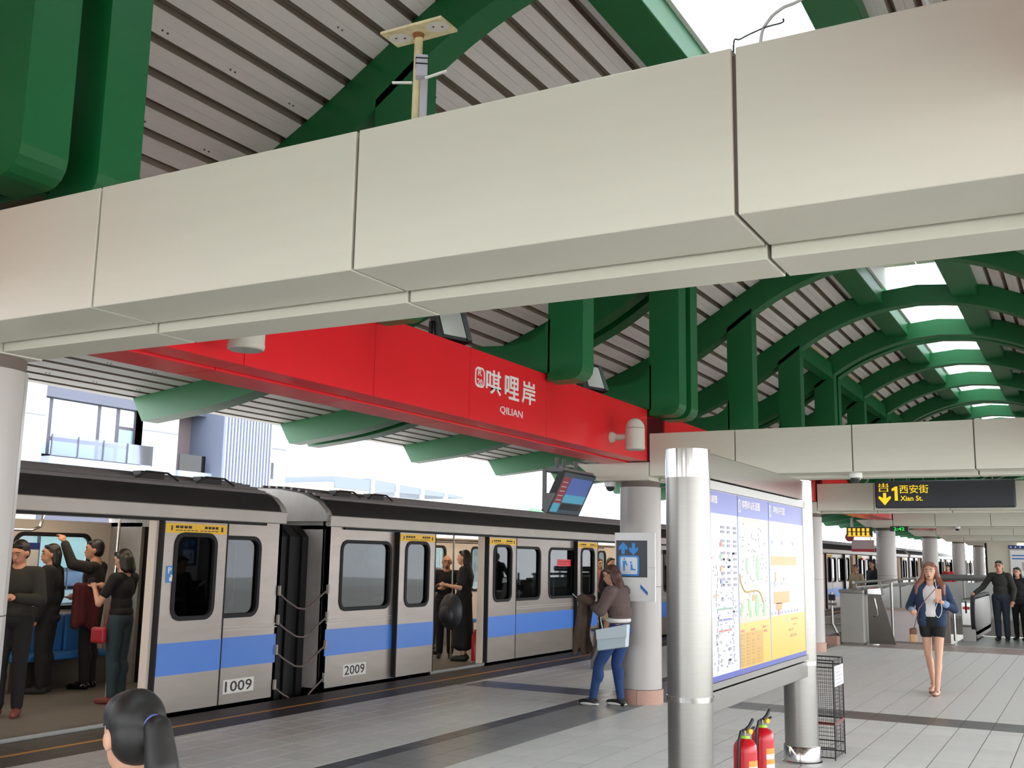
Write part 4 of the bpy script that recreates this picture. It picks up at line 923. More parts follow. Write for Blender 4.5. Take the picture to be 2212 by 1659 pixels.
# ------------------------------------------------------------------ people
skin = M('skin', 'c99a80', .55, noise=.04, scale=12); skind = M('skin_tan', 'b98468', .55, noise=.04, scale=12)
hair_k = M('hair_black', '100e0c', .5, noise=.25, scale=40, stretch=(6,6,.6)); hair_b = M('hair_brown', '4a2a1e', .4, noise=.3, scale=40, stretch=(6,6,.5)); hair_a = M('hair_auburn', '7a4c3a', .4, noise=.3, scale=40, stretch=(6,6,.5))
lipm = M('lips', '9a3038', .4); eyem = M('eye_dark', '1a1210', .3); eyew = M('eye_white', '6a5a52', .35); brow = M('brow', '2a1c14', .7)
def remesh(o, vox, it=6):
    md = o.modifiers.new('skin', 'REMESH'); md.mode = 'VOXEL'; md.voxel_size = vox; md.use_smooth_shade = True
    sm = o.modifiers.new('soften', 'SMOOTH'); sm.iterations = it; sm.factor = .5
    return o
def blob(name, mat, par, fn, vox=.012, it=6):
    mb = MB(); fn(mb); return remesh(mb.build(name, mat, par, local=True), vox, it)
def human(name, label, loc, rz, H=1.65, pose=None, head=(0, 0), outfit=None, hair=None, skinm=None, vox=.011, fingers=True, build=1., group=None, face=True, cat='person', hk=1.):
    """stands at local origin facing +y; right hand towards +x; units for a 1.70 m figure, scaled to H"""
    k = H/1.70; P = {'pel': (0, 0, .95), 'che': (0, .0, 1.24), 'nec': (0, -.01, 1.44), 'hea': (0, .02, 1.585)}
    for s, q in ((1, 'R'), (-1, 'L')):
        P.update({'sh'+q: (.175*s, -.01, 1.385), 'el'+q: (.225*s, -.03, 1.10), 'wr'+q: (.235*s, .05, .86), 'hi'+q: (.085*s, 0, .92), 'kn'+q: (.09*s, .01, .5), 'an'+q: (.09*s, -.02, .085), 'to'+q: (.1*s, .15, .03)})
    P.update({a: b for a, b in (pose or {}).items() if not a.startswith('grip')}); P = {a: Vector(b)*k for a, b in P.items()}
    t = thing(name, label, cat, loc, rz, group=group); sk = skinm or skin; w = build
    V = Vector; Hm = Matrix.Translation(P['hea']) @ Matrix.Rotation(head[0], 4, 'Z') @ Matrix.Rotation(head[1], 4, 'X')
    h3 = Hm.to_3x3(); hp = lambda x, y, z: Hm @ V((x*k*hk, y*k*hk, z*k*hk))
    def lerp(a, b, f): return P[a].lerp(P[b], f)
    def hand(mb, q):
        e, wv = P['el'+q], P['wr'+q]; d = (wv-e).normalized(); s = 1 if q == 'R' else -1
        grip = (pose or {}).get('grip'+q); cur = .9 if grip else .35
        side = V((s, 0, 0)) if abs(d.x) < .8 else V((0, 1, 0)); side = (side-d*side.dot(d)).normalized(); inn = d.cross(side)*s
        if inn.dot(V((-s, .3, .0))) < 0: inn = -inn
        palm = wv+d*.05*k
        mb.cap(wv, wv+d*.075*k, .024*k, .03*k); mb.ell(palm+d*.012*k, (.038*k, .038*k, .04*k))
        if fingers:
            fd = (d*cos(.2)+inn*sin(.2)).normalized(); kd = side
            for i, (ln, r) in enumerate(((.07, .0095), (.078, .0098), (.073, .0095), (.058, .0085))):
                b = wv+d*.085*k+kd*((i-1.5)*-.019*k)
                m1 = b+(d*cos(cur*.6)+inn*sin(cur*.6))*ln*.5*k; m2 = m1+(d*cos(cur*1.6)+inn*sin(cur*1.6))*ln*.5*k
                mb.cap(b, m1, r*k*1.1, r*k); mb.cap(m1, m2, r*k, r*k*.85)
            tb = wv+d*.035*k+kd*.03*k; tm = tb+(kd*.6+d*.6+inn*.5).normalized()*.04*k; te = tm+(d*.9+inn*.4).normalized()*.03*k
            mb.cap(tb, tm, .0125*k, .011*k); mb.cap(tm, te, .011*k, .009*k)
    def body(mb):
        mb.ell(hp(0, 0, .015), (.076*k*hk, .094*k*hk, .1*k*hk), h3); mb.ell(hp(0, .028, -.045), (.057*k*hk, .062*k*hk, .07*k*hk), h3); mb.ell(hp(0, .05, -.085), (.032*k*hk, .035*k*hk, .025*k*hk), h3)
        mb.cap(hp(0, .088, .012), hp(0, .102, -.03), .009*k, .0145*k, 8); mb.ell(hp(0, .082, .045), (.05*k, .02*k, .014*k), h3); mb.ell(hp(0, .083, -.062), (.024*k, .015*k, .014*k), h3)
        for s in (1, -1): mb.ell(hp(.08*s, -.008, -.008), (.013*k*hk, .02*k*hk, .032*k*hk), h3)
        mb.cap(P['nec']-V((0, 0, .05*k)), hp(0, -.02, -.06), .052*k, .05*k)
        mb.ell(P['che']+V((0, 0, .03*k)), (.15*w*k, .1*w*k, .18*k)); mb.ell(lerp('pel', 'che', .45), (.13*w*k, .09*w*k, .16*k)); mb.ell(P['pel'], (.155*w*k, .11*w*k, .12*k))
        mb.cap(P['shR'], P['shL'], .058*k); mb.cap(P['nec'], P['che'], .07*k, .09*k)
        for q in 'RL':
            mb.cap(P['sh'+q], P['el'+q], .05*k*w, .038*k*w); mb.cap(P['el'+q], P['wr'+q], .039*k, .025*k); hand(mb, q)
            mb.cap(P['hi'+q], P['kn'+q], .085*k*w, .052*k*w); mb.cap(P['kn'+q], P['an'+q], .05*k*w, .034*k); c = lerp('kn'+q, 'an'+q, .3); mb.ell(c+V((0, -.02*k, 0)), (.05*k*w, .052*k*w, .11*k))
            mb.cap(P['an'+q]-V((0, .015*k, .04*k)), P['to'+q], .036*k, .03*k)
    blob('body', sk, t, body, vox)
    if face:
        for s in (1, -1):
            MB().ell(hp(.031*s, .083, .006), (.0115*k, .008*k, .0048*k), h3, 10, 6).build('eye', eyew, t, smooth=True, local=True)
            MB().ell(hp(.031*s, .0885, .006), (.0062*k, .005*k, .0052*k), h3, 8, 6).build('pupil', eyem, t, smooth=True, local=True)
            MB().tube([hp(.014*s, .094, .031), hp(.032*s, .094, .036), hp(.05*s, .08, .03)], .0042*k, 6).build('eyebrow', brow, t, local=True)
        MB().ell(hp(0, .094, -.062), (.021*k, .009*k, .0075*k), h3, 10, 6).build('mouth', lipm, t, smooth=True, local=True)
    # hair
    hs, hm = hair or ('short', hair_k)
    if hs != 'bald':
        def hf(mb):
            mb.ell(hp(0, -.022, .04), (.086*k*hk, .094*k*hk, .094*k*hk), h3); mb.ell(hp(0, -.035, .0), (.083*k*hk, .078*k*hk, .09*k*hk), h3)
            (mb.cap(hp(-.045, .05, .088), hp(.045, .05, .088), .024*k*hk) if hs != 'pony' else mb.ell(hp(0, .01, .06), (.08*k*hk, .085*k*hk, .07*k*hk), h3))
            if hs in ('bob', 'long', 'curly'):
                for s in (1, -1): mb.cap(hp(.07*s, -.025, .05), hp(.08*s, -.035, -.10), .027*k, .03*k); mb.cap(hp(.05*s, -.06, .0), hp(.055*s, -.06, -.12), .045*k, .045*k)
                mb.cap(hp(0, -.07, 0), hp(0, -.07, -.12), .06*k, .05*k)
            if hs == 'long':
                bk = P['nec']+V((0, -.1*k, -.1*k))
                for s in (1, 0, -1): mb.cap(hp(.05*s, -.07, -.1), bk+V((.07*s*k, .01*k, -.06*k)), .05*k, .045*k); mb.cap(bk+V((.07*s*k, .01*k, -.06*k)), bk+V((.06*s*k, 0, -.2*k)), .042*k, .018*k)
            if hs == 'flow':
                for s in (1, -1):
                    a, b, c = hp(.072*s, -.01, .05), hp(.095*s, -.01, -.1), P['nec']+V((.155*s*k, .05*k, -.03*k))
                    mb.cap(a, b, .032*k, .042*k); mb.cap(b, c, .044*k, .042*k); mb.cap(c, c+V((.02*s*k, .03*k, -.12*k)), .042*k, .018*k)
                    mb.cap(hp(.05*s, -.06, 0), P['nec']+V((.1*s*k, -.05*k, -.05*k)), .05*k, .045*k)
                mb.cap(hp(0, -.07, 0), P['nec']+V((0, -.08*k, -.1*k)), .06*k, .05*k)
            if hs == 'pony':
                b = hp(.0, -.105, .035); mb.cap(b, hp(0, -.15, .02), .03*k, .05*k); mb.cap(hp(0, -.15, .02), hp(0, -.175, -.09), .052*k, .065*k); mb.cap(hp(0, -.175, -.09), hp(0, -.15, -.2), .06*k, .025*k)
        def cut(mb): hf(mb)
        blob('hair', hm, t, cut, min(vox, .009), 14 if hs == 'pony' else 6)
        if hs == 'pony':
            b0, b1 = hp(0, -.118, .034), hp(0, -.125, .031); MB().cyl(b0, b1, .036*k, n=18).cyl(b1, b1+(b1-b0)*.5, .031*k, n=18).build('hair_tie', M('hair_tie_blue', '6a74c4', .5), t, smooth=True, local=True)
    # clothes: list of (name, material, kind, options)
    for nm, m, kind, o in outfit or []:
        g = o.get('g', .012)*k
        def cf(mb, kind=kind, o=o, g=g):
            if kind in ('top', 'jacket'):
                lo = o.get('low', .05); sl = o.get('sleeve', 1.)
                mb.ell(P['che']+V((0, 0, .025*k)), (.15*w*k+g, .1*w*k+g, .18*k+g*.3)); mb.ell(lerp('pel', 'che', .45), (.135*w*k+g, .095*w*k+g, .17*k)); mb.cap(P['shR'], P['shL'], .056*k+g*.8)
                mb.ell(P['pel']+V((0, 0, lo*k)), (.155*w*k+g, .11*w*k+g, .1*k)); mb.cap(P['nec']-V((0, 0, .06*k)), P['che'], .06*k+g, .09*k)
                for q in 'RL':
                    if sl > 0: mb.cap(P['sh'+q], lerp('sh'+q, 'el'+q, min(1, sl*2)), .05*k*w+g, .043*k*w+g)
                    if sl > .5: mb.cap(P['el'+q], lerp('el'+q, 'wr'+q, (sl-.5)*2*.94), .041*k*w+g, .03*k+g)
                if o.get('hood'): mb.ell(P['nec']+V((0, -.06*k, 0)), (.1*k, .06*k, .06*k))
                if o.get('collar'): mb.cap(P['nec']+V((-.05*k, 0, .0)), P['nec']+V((.05*k, 0, .0)), .035*k)
            elif kind == 'trousers':
                f = o.get('len', 1.)
                mb.ell(P['pel']-V((0, 0, .01*k)), (.155*w*k+g, .112*w*k+g, .12*k))
                for q in 'RL':
                    mb.cap(P['hi'+q], lerp('hi'+q, 'kn'+q, min(1, f*2)), .088*k*w+g, (.055 if f >= .5 else .078)*k*w+g)
                    if f > .5: mb.cap(P['kn'+q], lerp('kn'+q, 'an'+q, (f-.5)*2*.96), .053*k*w+g, .04*k+g); c = lerp('kn'+q, 'an'+q, .3); mb.ell(c+V((0, -.02*k, 0)), (.05*k*w+g, .052*k*w+g, .11*k))
            elif kind == 'dress':
                z0 = o.get('len', .5)*k; n = 16
                for i in range(n): c = P['pel'].lerp(V((P['pel'].x, P['pel'].y, z0)), i/(n-1)); mb.ell(c, ((.16+.05*i/n)*w*k+g, (.12+.04*i/n)*w*k+g, .11*k))
            elif kind == 'shoes':
                for q in 'RL':
                    a, b = P['an'+q], P['to'+q]; mb.cap(a-V((0, .03*k, .045*k)), b, .04*k+g*.3, .036*k); mb.ell(a-V((0, 0, .01*k)), (.043*k, .05*k, .045*k))
            elif kind == 'free': o['fn'](mb, P, k, hp)
        blob(nm, m, t, cf, o.get('vox', vox), o.get('it', 9))
    return t
def flat_sole(t, k, feet, m):
    for c, d in feet: pass
jean = M('denim', '1c3a6c', .8, noise=.12, scale=20, bump=.2, bscale=300); jeand = M('denim_dark', '1d2530', .85, noise=.1, scale=20); navyj = M('denim_jacket', '1b2f4c', .8, noise=.15, scale=16, bump=.2, bscale=250)
blk = M('black_cloth', '131214', .85, noise=.1, scale=30); blk2 = M('charcoal_cloth', '24231f', .85, noise=.1, scale=30); brn = M('brown_knit', '5f4f4b', .9, noise=.1, scale=25, bump=.3, bscale=200); cardi = M('brown_cardigan', '4c3d33', .9, noise=.12, scale=25, bump=.3, bscale=200)
whc = M('white_cloth', 'dcd8d6', .85, noise=.04, scale=20); shk = M('shoe_black', '18181a', .5); shw = M('shoe_sole_white', 'd8d4d2', .6); maro = M('maroon_cloth', '4c1519', .85, noise=.15, scale=20); beig = M('beige_cloth', 'b8a688', .85, noise=.06, scale=20); tanl = M('tan_leather', 'b88a5c', .5); grayc = M('grey_cloth', '8d8a8c', .85, noise=.08, scale=20); floral = M('floral_cloth', '6b5b52', .85, noise=.8, scale=22)
phone_m = M('phone_body', '2a2a2e', .3); phone_g = M('phone_gold', 'd9a488', .35); pink = M('pink_cloth', 'c9727a', .8)
def prop(name, label, cat, m, b, loc, rot=(0,0,0), bevel=.004, parts=()):
    t = thing(name, label, cat, loc); t.rotation_euler = rot
    MB().box(*b).build('body', m, t, bevel=bevel, local=True)
    for nm, pm, pbx in parts: MB().box(*pbx).build(nm, pm, t, local=True)
    return t

# 1 person leaning on the column, looking at a phone (faces the train, -x)
LW = human('person', 'person in brown sweater and jeans leaning on the column, looking at a phone', (-4.83, 11.33, 0), radians(86), 1.585, vox=.008, build=1.12,
    pose={'pel': (0, -.06, .93), 'che': (0, -.04, 1.23), 'nec': (0, .0, 1.43), 'hea': (0, .06, 1.565), 'shR': (.19, -.02, 1.37), 'shL': (-.19, -.02, 1.37),
          'elR': (.24, .08, 1.14), 'wrR': (.11, .3, 1.2), 'elL': (-.24, .08, 1.14), 'wrL': (-.07, .3, 1.2), 'gripR': 1, 'gripL': 1,
          'hiR': (.09, -.05, .9), 'hiL': (-.09, -.05, .9), 'knR': (.1, .04, .49), 'anR': (.1, -.02, .085), 'toR': (.11, .15, .03), 'knL': (-.09, .18, .5), 'anL': (-.1, .26, .085), 'toL': (-.11, .42, .03)},
    head=(.22, -.25), hair=('long', hair_b), skinm=skin,
    outfit=[('jeans', jean, 'trousers', {'g': .008}), ('undershirt', whc, 'free', {'fn': lambda mb, P, k, hp: mb.ell(P['pel']+Vector((0, .02*k, .1*k)), (.19*k, .15*k, .06*k))}),
            ('sweater', brn, 'jacket', {'g': .024, 'low': .2}), ('shoes', shk, 'shoes', {}),
            ('shoe_soles', shw, 'free', {'g': 0, 'vox': .006, 'it': 2, 'fn': lambda mb, P, k, hp: [mb.ell(Vector(((P['an'+q].x+P['to'+q].x)/2, (P['an'+q].y+P['to'+q].y)/2-.02*k, .022*k)), (.05*k, .155*k, .024*k)) for q in 'RL']}),
            ('glasses', M('spectacle_frame', '3a3a40', .3), 'free', {'vox': .003, 'it': 1, 'fn': lambda mb, P, k, hp: [mb.tube([hp(.033*s+.02*cos(a*.7), .098, .006+.016*sin(a*.7)) for a in range(10)], .0028*k, 6) for s in (1, -1)]+[mb.tube([hp(.053*s, .096, .008), hp(.08*s, .0, .01)], .0028*k, 6) for s in (1, -1)]})])
ph = prop('phone', 'pale phone held by the person leaning on the column', 'phone', white, (-.07, .07, -.035, .035, -.004, .004), (-5.31, 11.33, 1.195), (0, radians(35), 0), parts=[('screen', phone_m, (-.06, .06, -.031, .031, .0041, .005))])
cdg = thing('cardigan', 'brown cardigan draped over the arms of the person leaning on the column', 'cardigan', (-5.12, 11.28, .5))
def cardf(mb):
    rg = random.Random(2)
    for i in range(7):
        y = -.14+.05*i; x = -.05+.03*sin(i*1.9); mb.cap((x, y, .68), (x-.05+.02*sin(i), y, .30+.04*sin(i*2.3)), .04, .045); mb.cap((x-.05+.02*sin(i), y, .3), (x-.09+.05*(i % 3), y*.9, .08+.03*(i % 2)), .045, .03)
    mb.cap((-.06, -.16, .69), (-.06, .17, .69), .045); mb.cap((-.03, -.16, .7), (.05, -.13, .66), .05); 
remesh((lambda mb: (cardf(mb), mb.build('cloth', cardi, cdg, local=True))[1])(MB()), .012, 6)
bag = thing('shoulder_bag', 'pale blue shoulder bag hanging at the hip of the leaning person', 'bag', (-4.74, 11.07, .78))
T = Matrix.Rotation(radians(-10), 4, 'Y') @ Matrix.Scale(1.2, 4)
MB().prism([(-.17, -.1), (.12, -.1), (.17, .1), (-.15, .09)], 'y', -.045, .035, T).build('pouch', M('bag_blue', 'b9c8cf', .5), bag, bevel=.012, local=True, seg=3)
MB().prism([(-.155, .0), (.15, -.01), (.172, .102), (-.152, .092)], 'y', -.053, -.045, T).build('flap', M('bag_flap', 'c3d1d8', .5), bag, bevel=.004, local=True)
MB().tube([(-.14, 0, .09), (-.2, .08, .2), (-.12, .2, .45)], .008, 6).build('strap', MATS['bag_blue'], bag, smooth=True, local=True)

# 2 person walking towards the camera
WW = human('person', 'person in denim jacket and black shorts walking with a raised phone in one hand', (-1.87, 14.85, 0), radians(176), 1.665, vox=.0075, build=.92,
    pose={'anR': (.05, -.16, .13), 'knR': (.075, -.02, .5), 'toR': (.06, -.02, .035), 'anL': (-.05, .14, .085), 'knL': (-.075, .08, .5), 'toL': (-.05, .3, .03),
          'elR': (.29, -.03, 1.11), 'wrR': (.2, .2, 1.06), 'elL': (-.28, -.02, 1.1), 'wrL': (-.16, .2, 1.2), 'gripL': 1, 'gripR': 1, 'shR': (.165, -.01, 1.375), 'shL': (-.165, -.01, 1.375)},
    head=(.05, .0), hair=('flow', hair_a),
    outfit=[('shirt', whc, 'top', {'g': .006, 'sleeve': .2, 'low': .08}), ('shorts', blk, 'trousers', {'g': .014, 'len': .16}),
            ('denim_jacket', navyj, 'free', {'fn': lambda mb, P, k, hp: [(mb.cap(P['sh'+q], P['el'+q], .062*k, .056*k), mb.cap(P['el'+q], P['el'+q].lerp(P['wr'+q], .62), .054*k, .046*k),
                mb.cap(P['sh'+q]*.86+Vector((0, .012*k, .12*k*1.6)), Vector((.1*s*k, .035*k, .93*k)), .075*k, .085*k), mb.cap(Vector((.1*s*k, -.03*k, 1.33*k)), Vector((.09*s*k, -.03*k, .94*k)), .085*k, .09*k), mb.cap(P['nec']+Vector((.045*s*k, .03*k, .0)), P['nec']+Vector((.075*s*k, .045*k, -.07*k)), .024*k, .03*k)) for q, s in (('R', 1), ('L', -1))]}),
            ('cuffs', M('denim_pale', '7d95b5', .8), 'free', {'fn': lambda mb, P, k, hp: [mb.cap(P['el'+q].lerp(P['wr'+q], .58), P['el'+q].lerp(P['wr'+q], .74), .047*k, .047*k) for q in 'RL']}),
            ('sandals', M('sandal_brown', '6b4634', .6), 'free', {'vox': .005, 'it': 2, 'fn': lambda mb, P, k, hp: [(mb.cap(P['an'+q]-Vector((0, .03*k, .075*k)), P['to'+q]-Vector((0, 0, .016*k)), .022*k, .03*k), mb.cap(P['an'+q]-Vector((.034*k, .01*k, .015*k)), P['an'+q]+Vector((.034*k, -.01*k, -.015*k)), .011*k), mb.cap(P['to'+q]+Vector((-.03*k, -.05*k, .026*k)), P['to'+q]+Vector((.03*k, -.05*k, .026*k)), .01*k)) for q in 'RL']})])
prop('phone', 'rose gold phone in the hand of the walking person', 'phone', phone_g, (-.036, .036, -.004, .004, -.07, .07), (-1.745, 14.55, 1.27), (radians(-12), 0, radians(8)))
hb = thing('handbag', 'small tan shoulder bag at the hip of the walking person', 'bag', (-2.1, 14.82, .73))
MB().box(-.045, .035, -.07, .07, -.09, .09).build('pouch', tanl, hb, bevel=.02, local=True, seg=3); MB().box(-.047, .037, -.072, .072, .0, .092).build('flap', M('brown_leather', '6a4433', .5), hb, bevel=.02, local=True)
MB().tube([(.0, .03, .09), (.09, -.1, .35), (.19, -.155, .47), (.3, -.13, .6), (.35, .0, .68)], .006, 6).build('strap', M('pinkish_strap', '8f6b6e', .6), hb, smooth=True, local=True)
ec = MB().tube(spline([(-1.75, 14.56, 1.2), (-1.8, 14.58, 1.05), (-1.76, 14.6, .98), (-1.72, 14.62, 1.1), (-1.78, 14.68, 1.35), (-1.8, 14.72, 1.46)], 6), .0035, 6).build('earphone_cable', white, None, smooth=True); tag(ec, 'white earphone cable looping below the phone of the walking person', 'cable')

# 3 person and companion on the escalator landing
EM = human('person', 'person in black hooded jacket and glasses holding the escalator handrail', (-1.83, 26.1, .005), radians(172), 1.74, vox=.009,
    pose={'elR': (.36, .02, 1.12), 'wrR': (.48, .22, 1.0), 'elL': (-.27, -.02, 1.1), 'wrL': (-.25, .08, .86)}, hair=('short', hair_k), skinm=skind,
    outfit=[('trousers', jeand, 'trousers', {'g': .02}), ('hooded_jacket', blk2, 'jacket', {'g': .02, 'hood': 1, 'low': .0}), ('shoes', shk, 'shoes', {}),
            ('glasses', M('spectacle_red', '6b2a26', .3), 'free', {'vox': .003, 'it': 1, 'fn': lambda mb, P, k, hp: [mb.tube([hp(.033*s+.021*cos(a*.7), .1, .006+.015*sin(a*.7)) for a in range(10)], .0032*k, 6) for s in (1, -1)]})])
human('person', 'person in dark clothes half hidden behind the person on the escalator', (-1.5, 26.6, .005), radians(165), 1.6, vox=.014, hair=('long', hair_k), skinm=skind, fingers=False,
    outfit=[('coat', blk, 'jacket', {'g': .03, 'low': -.08}), ('trousers', blk, 'trousers', {'g': .015}), ('shoes', shk, 'shoes', {})])

# 4 person in the foreground, seen from behind
CH = human('person', 'person with black ponytail and blue hair tie seen from behind', (-2.37, 2.16, 0), radians(76), 1.225, vox=.006, build=.95, hair=('pony', hair_k), skinm=skin, head=(.0, -.1), hk=1.3,
    outfit=[('shirt', M('child_shirt', '8a8f98', .85), 'top', {'g': .012, 'sleeve': .25}), ('trousers', jeand, 'trousers', {'g': .012}), ('shoes', shk, 'shoes', {})])

# 5 passengers of the first car (floor of the train at .02)
F0 = .02
human('person', 'person in dark jacket looking at a phone in the train doorway', (-9.45, 6.97, F0), radians(-140), 1.7, vox=.011, hair=('short', hair_k), skinm=skind, head=(-.3, -.35),
    pose={'elR': (.24, .06, 1.12), 'wrR': (.1, .26, 1.16), 'elL': (-.24, .06, 1.12), 'wrL': (-.06, .26, 1.15), 'gripR': 1, 'gripL': 1}, outfit=[('jacket', blk2, 'jacket', {'g': .024}), ('trousers', blk, 'trousers', {'g': .018}), ('sandals', M('sandal_red', '7a3a34', .6), 'shoes', {})])
human('person', 'person in black coat with short wavy hair standing in the train', (-10.65, 8.28, F0), radians(125), 1.68, vox=.011, hair=('bob', hair_k), skinm=skind, head=(.5, 0),
    outfit=[('coat', blk, 'jacket', {'g': .035, 'low': -.1}), ('trousers', blk, 'trousers', {'g': .022}), ('shoes', blk2, 'shoes', {})])
human('person', 'person in dark suit jacket holding a maroon coat and the overhead strap', (-10.6, 8.85, F0), radians(118), 1.74, vox=.011, hair=('short', hair_k), skinm=skind, head=(.35, 0),
    pose={'elL': (-.3, .14, 1.42), 'wrL': (-.3, .25, 1.66), 'gripL': 1, 'elR': (.25, .05, 1.1), 'wrR': (.12, .24, 1.05)}, outfit=[('shirt', whc, 'top', {'g': .014, 'low': -.02}), ('suit_jacket', blk2, 'jacket', {'g': .022, 'low': .1}), ('trousers', blk, 'trousers', {'g': .018}), ('shoes', M('shoe_gloss', '0c0c10', .12), 'shoes', {})])
mc = thing('coat', 'maroon coat folded over the arm of the suited person in the train', 'coat', (-10.42, 8.64, .8))
def mcf(mb):
    for i in range(5): mb.cap((-.05+.02*i, -.12+.06*i, .42), (-.03+.02*sin(i*2), -.13+.06*i, -.02+.05*sin(i)), .05, .055)
remesh((lambda mb: (mcf(mb), mb.build('cloth', maro, mc, local=True))[1])(MB()), .014, 5)
human('person', 'person in black tee holding up a phone beside the train door', (-9.35, 8.2, F0), radians(105), 1.63, vox=.009, hair=('bob', hair_k), skinm=skin, head=(.0, -.25),
    pose={'elR': (.25, .08, 1.12), 'wrR': (.13, .3, 1.26), 'elL': (-.25, .12, 1.1), 'wrL': (-.06, .32, 1.26), 'gripR': 1, 'gripL': 1}, outfit=[('tee', blk, 'top', {'g': .016, 'sleeve': .3}), ('jeans', M('denim_teal', '2b3d42', .85, noise=.1, scale=20), 'trousers', {'g': .014}), ('sandals', M('sandal_red'), 'shoes', {})])
prop('phone', 'dark phone held up by the person in the black tee', 'phone', phone_m, (-.036, .036, -.004, .004, -.07, .07), (-9.72, 8.1, 1.27), (0, radians(-15), radians(75)))
rbg = thing('crossbody_bag', 'red crossbody bag on the person in the black tee', 'bag', (-9.4, 7.97, .75)); MB().box(-.1, .1, -.035, .035, -.09, .08).build('pouch', M('bag_red', 'a81e30', .5), rbg, bevel=.03, local=True, seg=3); MB().tube([(.05, .03, .06), (.03, .1, .3), (-.02, .2, .62)], .007, 6).build('strap', M('bag_red'), rbg, smooth=True, local=True)
def sitter(label, x, y, rz, H, hair, top, vox=.014): return human('person', label, (x, y, F0-.02), rz, H, vox=vox, hair=hair, skinm=skind, fingers=False,
    pose={'pel': (0, 0, .52), 'che': (0, .02, .82), 'nec': (0, .01, 1.0), 'hea': (0, .04, 1.145), 'shR': (.17, 0, .95), 'shL': (-.17, 0, .95), 'elR': (.22, .05, .68), 'elL': (-.22, .05, .68), 'wrR': (.1, .25, .62), 'wrL': (-.1, .25, .62),
          'hiR': (.09, .02, .5), 'hiL': (-.09, .02, .5), 'knR': (.1, .42, .5), 'knL': (-.1, .42, .5), 'anR': (.1, .45, .1), 'anL': (-.1, .45, .1), 'toR': (.1, .6, .04), 'toL': (-.1, .6, .04)},
    outfit=[('shirt', top, 'top', {'g': .018, 'sleeve': .6}), ('trousers', blk2, 'trousers', {'g': .015}), ('shoes', shk, 'shoes', {})])
sitter('seated passenger in pale shirt behind the person in the black coat', -10.75, 7.35, radians(-90), 1.62, ('short', hair_k), whc)
sitter('seated passenger with dark hair seen through the window of the car numbered 1009', -8.85, 9.17, radians(90), 1.66, ('bob', hair_k), grayc)
sitter('seated passenger in light trousers by the doorway of the first car', -10.75, 6.45, radians(-90), 1.62, ('bob', hair_k), beig)

# 6 passengers of the second car
human('person', 'person in loose black shirt facing out beside the pole in the train', (-9.3, 14.78, F0), radians(-150), 1.64, vox=.011, hair=('bald', None), skinm=skind, head=(0, -.1),
    pose={'elR': (.28, .05, 1.12), 'wrR': (.1, .27, 1.15), 'elL': (-.27, .05, 1.12), 'wrL': (-.22, .25, 1.2)}, outfit=[('shirt', blk, 'top', {'g': .02, 'sleeve': .9}), ('trousers', blk, 'trousers', {'g': .02}), ('shoes', shk, 'shoes', {}), ('goatee', hair_k, 'free', {'vox': .004, 'fn': lambda mb, P, k, hp: mb.ell(hp(0, .085, -.09), (.02*k, .015*k, .018*k))})])
human('person', 'person with long black hair and backpack standing in the doorway, back turned', (-8.82, 14.55, F0), radians(112), 1.72, vox=.011, hair=('long', hair_k), skinm=skin, face=False,
    pose={'elR': (.25, .03, 1.12), 'wrR': (.1, .24, 1.14), 'elL': (-.26, .03, 1.12), 'wrL': (-.16, .27, 1.16)}, outfit=[('dress_top', blk, 'top', {'g': .026, 'sleeve': .35}), ('long_skirt', blk, 'dress', {'len': .25}), ('shoes', shk, 'shoes', {})])
bp_ = thing('backpack', 'dark rounded backpack on the long haired person in the train', 'backpack', (-8.68, 13.95, .8)); MB().ell((-.08, .12, 0), (.2, .13, .28)).build('bag', M('backpack_navy', '1c2026', .5, noise=.1, scale=15), bp_, smooth=True, local=True); MB().ell((-.1, .02, -.05), (.13, .08, .15)).build('pocket', M('backpack_navy'), bp_, smooth=True, local=True)
human('person', 'passenger in patterned shirt leaning in behind the left door leaf', (-9.85, 15.1, F0), radians(-100), 1.62, vox=.013, hair=('short', hair_k), skinm=skind, fingers=False,
    pose={'elL': (-.25, .2, 1.2), 'wrL': (-.2, .4, 1.25)}, outfit=[('patterned_shirt', floral, 'top', {'g': .02, 'sleeve': .8}), ('trousers', jeand, 'trousers', {'g': .015}), ('shoes', shk, 'shoes', {})])
human('person', 'passenger in grey shirt standing deep inside the second car', (-10.4, 15.95, F0), radians(-140), 1.66, vox=.014, hair=('bald', None), skinm=skind, fingers=False, outfit=[('shirt', grayc, 'top', {'g': .02}), ('trousers', blk2, 'trousers', {'g': .015}), ('shoes', shk, 'shoes', {})])
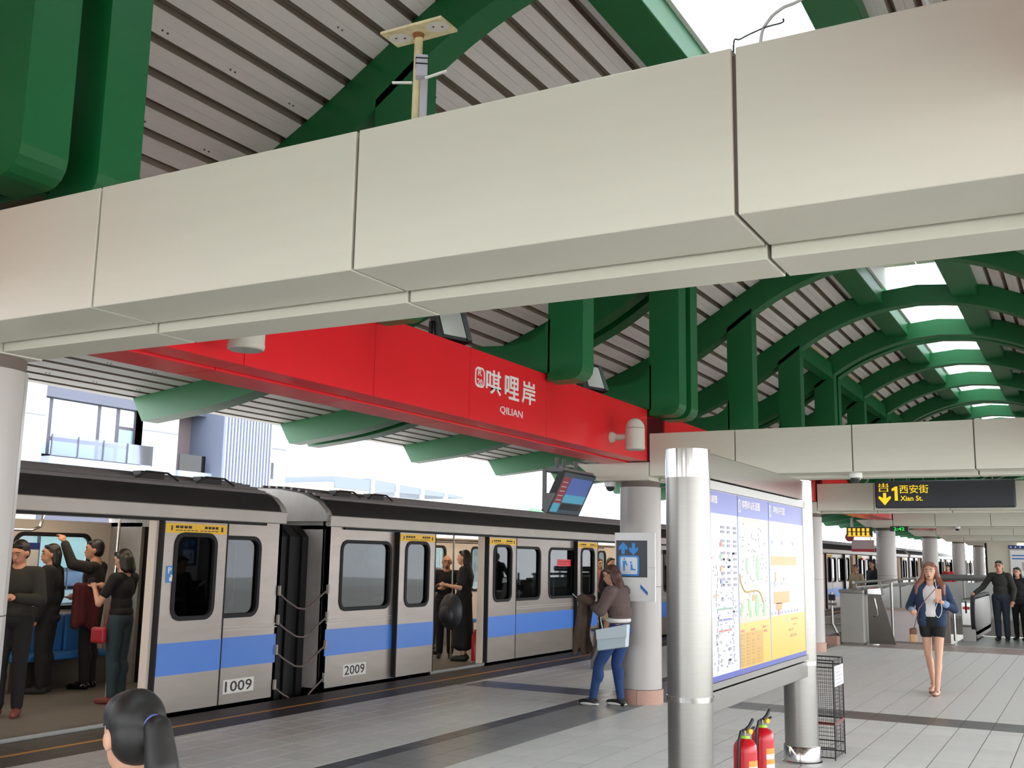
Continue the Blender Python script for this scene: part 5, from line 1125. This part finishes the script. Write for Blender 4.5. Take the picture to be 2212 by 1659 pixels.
for lab, x, y, rz, top in (('standing passenger silhouetted in the first window of the second car', -9.4, 12.5, 1.2, blk), ('passenger in dark top behind the second window of the second car', -9.4, 17.6, -.5, blk2), ):
    human('person', lab, (x, y, F0), rz, 1.68, vox=.014, hair=('short', hair_k), skinm=skind, fingers=False, outfit=[('shirt', top, 'top', {'g': .02}), ('trousers', blk, 'trousers', {'g': .015}), ('shoes', shk, 'shoes', {})])
human('person', 'person with curly hair, black top and cream skirt at the next doorway', (-8.75, 20.25, F0), radians(-120), 1.64, vox=.012, hair=('curly', hair_k), skinm=skin, fingers=False, outfit=[('black_top', blk, 'top', {'g': .02}), ('cream_skirt', beig, 'dress', {'len': .45}), ('shoes', shk, 'shoes', {})])
human('person', 'passenger in pink standing behind the curly haired person', (-9.4, 21.1, F0), radians(-120), 1.62, vox=.014, hair=('bob', hair_b), skinm=skin, fingers=False, outfit=[('pink_top', pink, 'top', {'g': .02}), ('trousers', blk2, 'trousers', {'g': .015}), ('shoes', shk, 'shoes', {})])
# 7 people further down the platform
human('person', 'person in pale blouse with bag strap waiting beyond the cabinet', (-5.6, 29.6, 0), radians(150), 1.6, vox=.016, hair=('short', M('hair_grey', '5a5450', .5)), skinm=skind, fingers=False, outfit=[('blouse', beig, 'top', {'g': .02}), ('trousers', blk2, 'trousers', {'g': .015}), ('shoes', shk, 'shoes', {})])
human('person', 'person with black hair waiting beside the person in the pale blouse', (-5.3, 30.4, 0), radians(140), 1.72, vox=.016, hair=('long', hair_k), skinm=skind, fingers=False, outfit=[('jacket', jeand, 'jacket', {'g': .025}), ('trousers', blk, 'trousers', {'g': .015}), ('shoes', shk, 'shoes', {})])
human('person', 'person in red top beyond the far columns', (-5.0, 45, 0), radians(170), 1.62, vox=.018, hair=('short', hair_k), skinm=skin, fingers=False, outfit=[('red_top', M('red_cloth', 'b8323a', .8), 'top', {'g': .02}), ('trousers', blk2, 'trousers', {'g': .015}), ('shoes', shk, 'shoes', {})])
human('person', 'dark haired person at the far notice board', (-1.35, 45.6, 0), radians(10), 1.66, vox=.018, hair=('bob', hair_k), skinm=skin, fingers=False, face=False, outfit=[('coat', blk2, 'jacket', {'g': .025}), ('trousers', blk2, 'trousers', {'g': .015}), ('shoes', shk, 'shoes', {})])
flush_text()
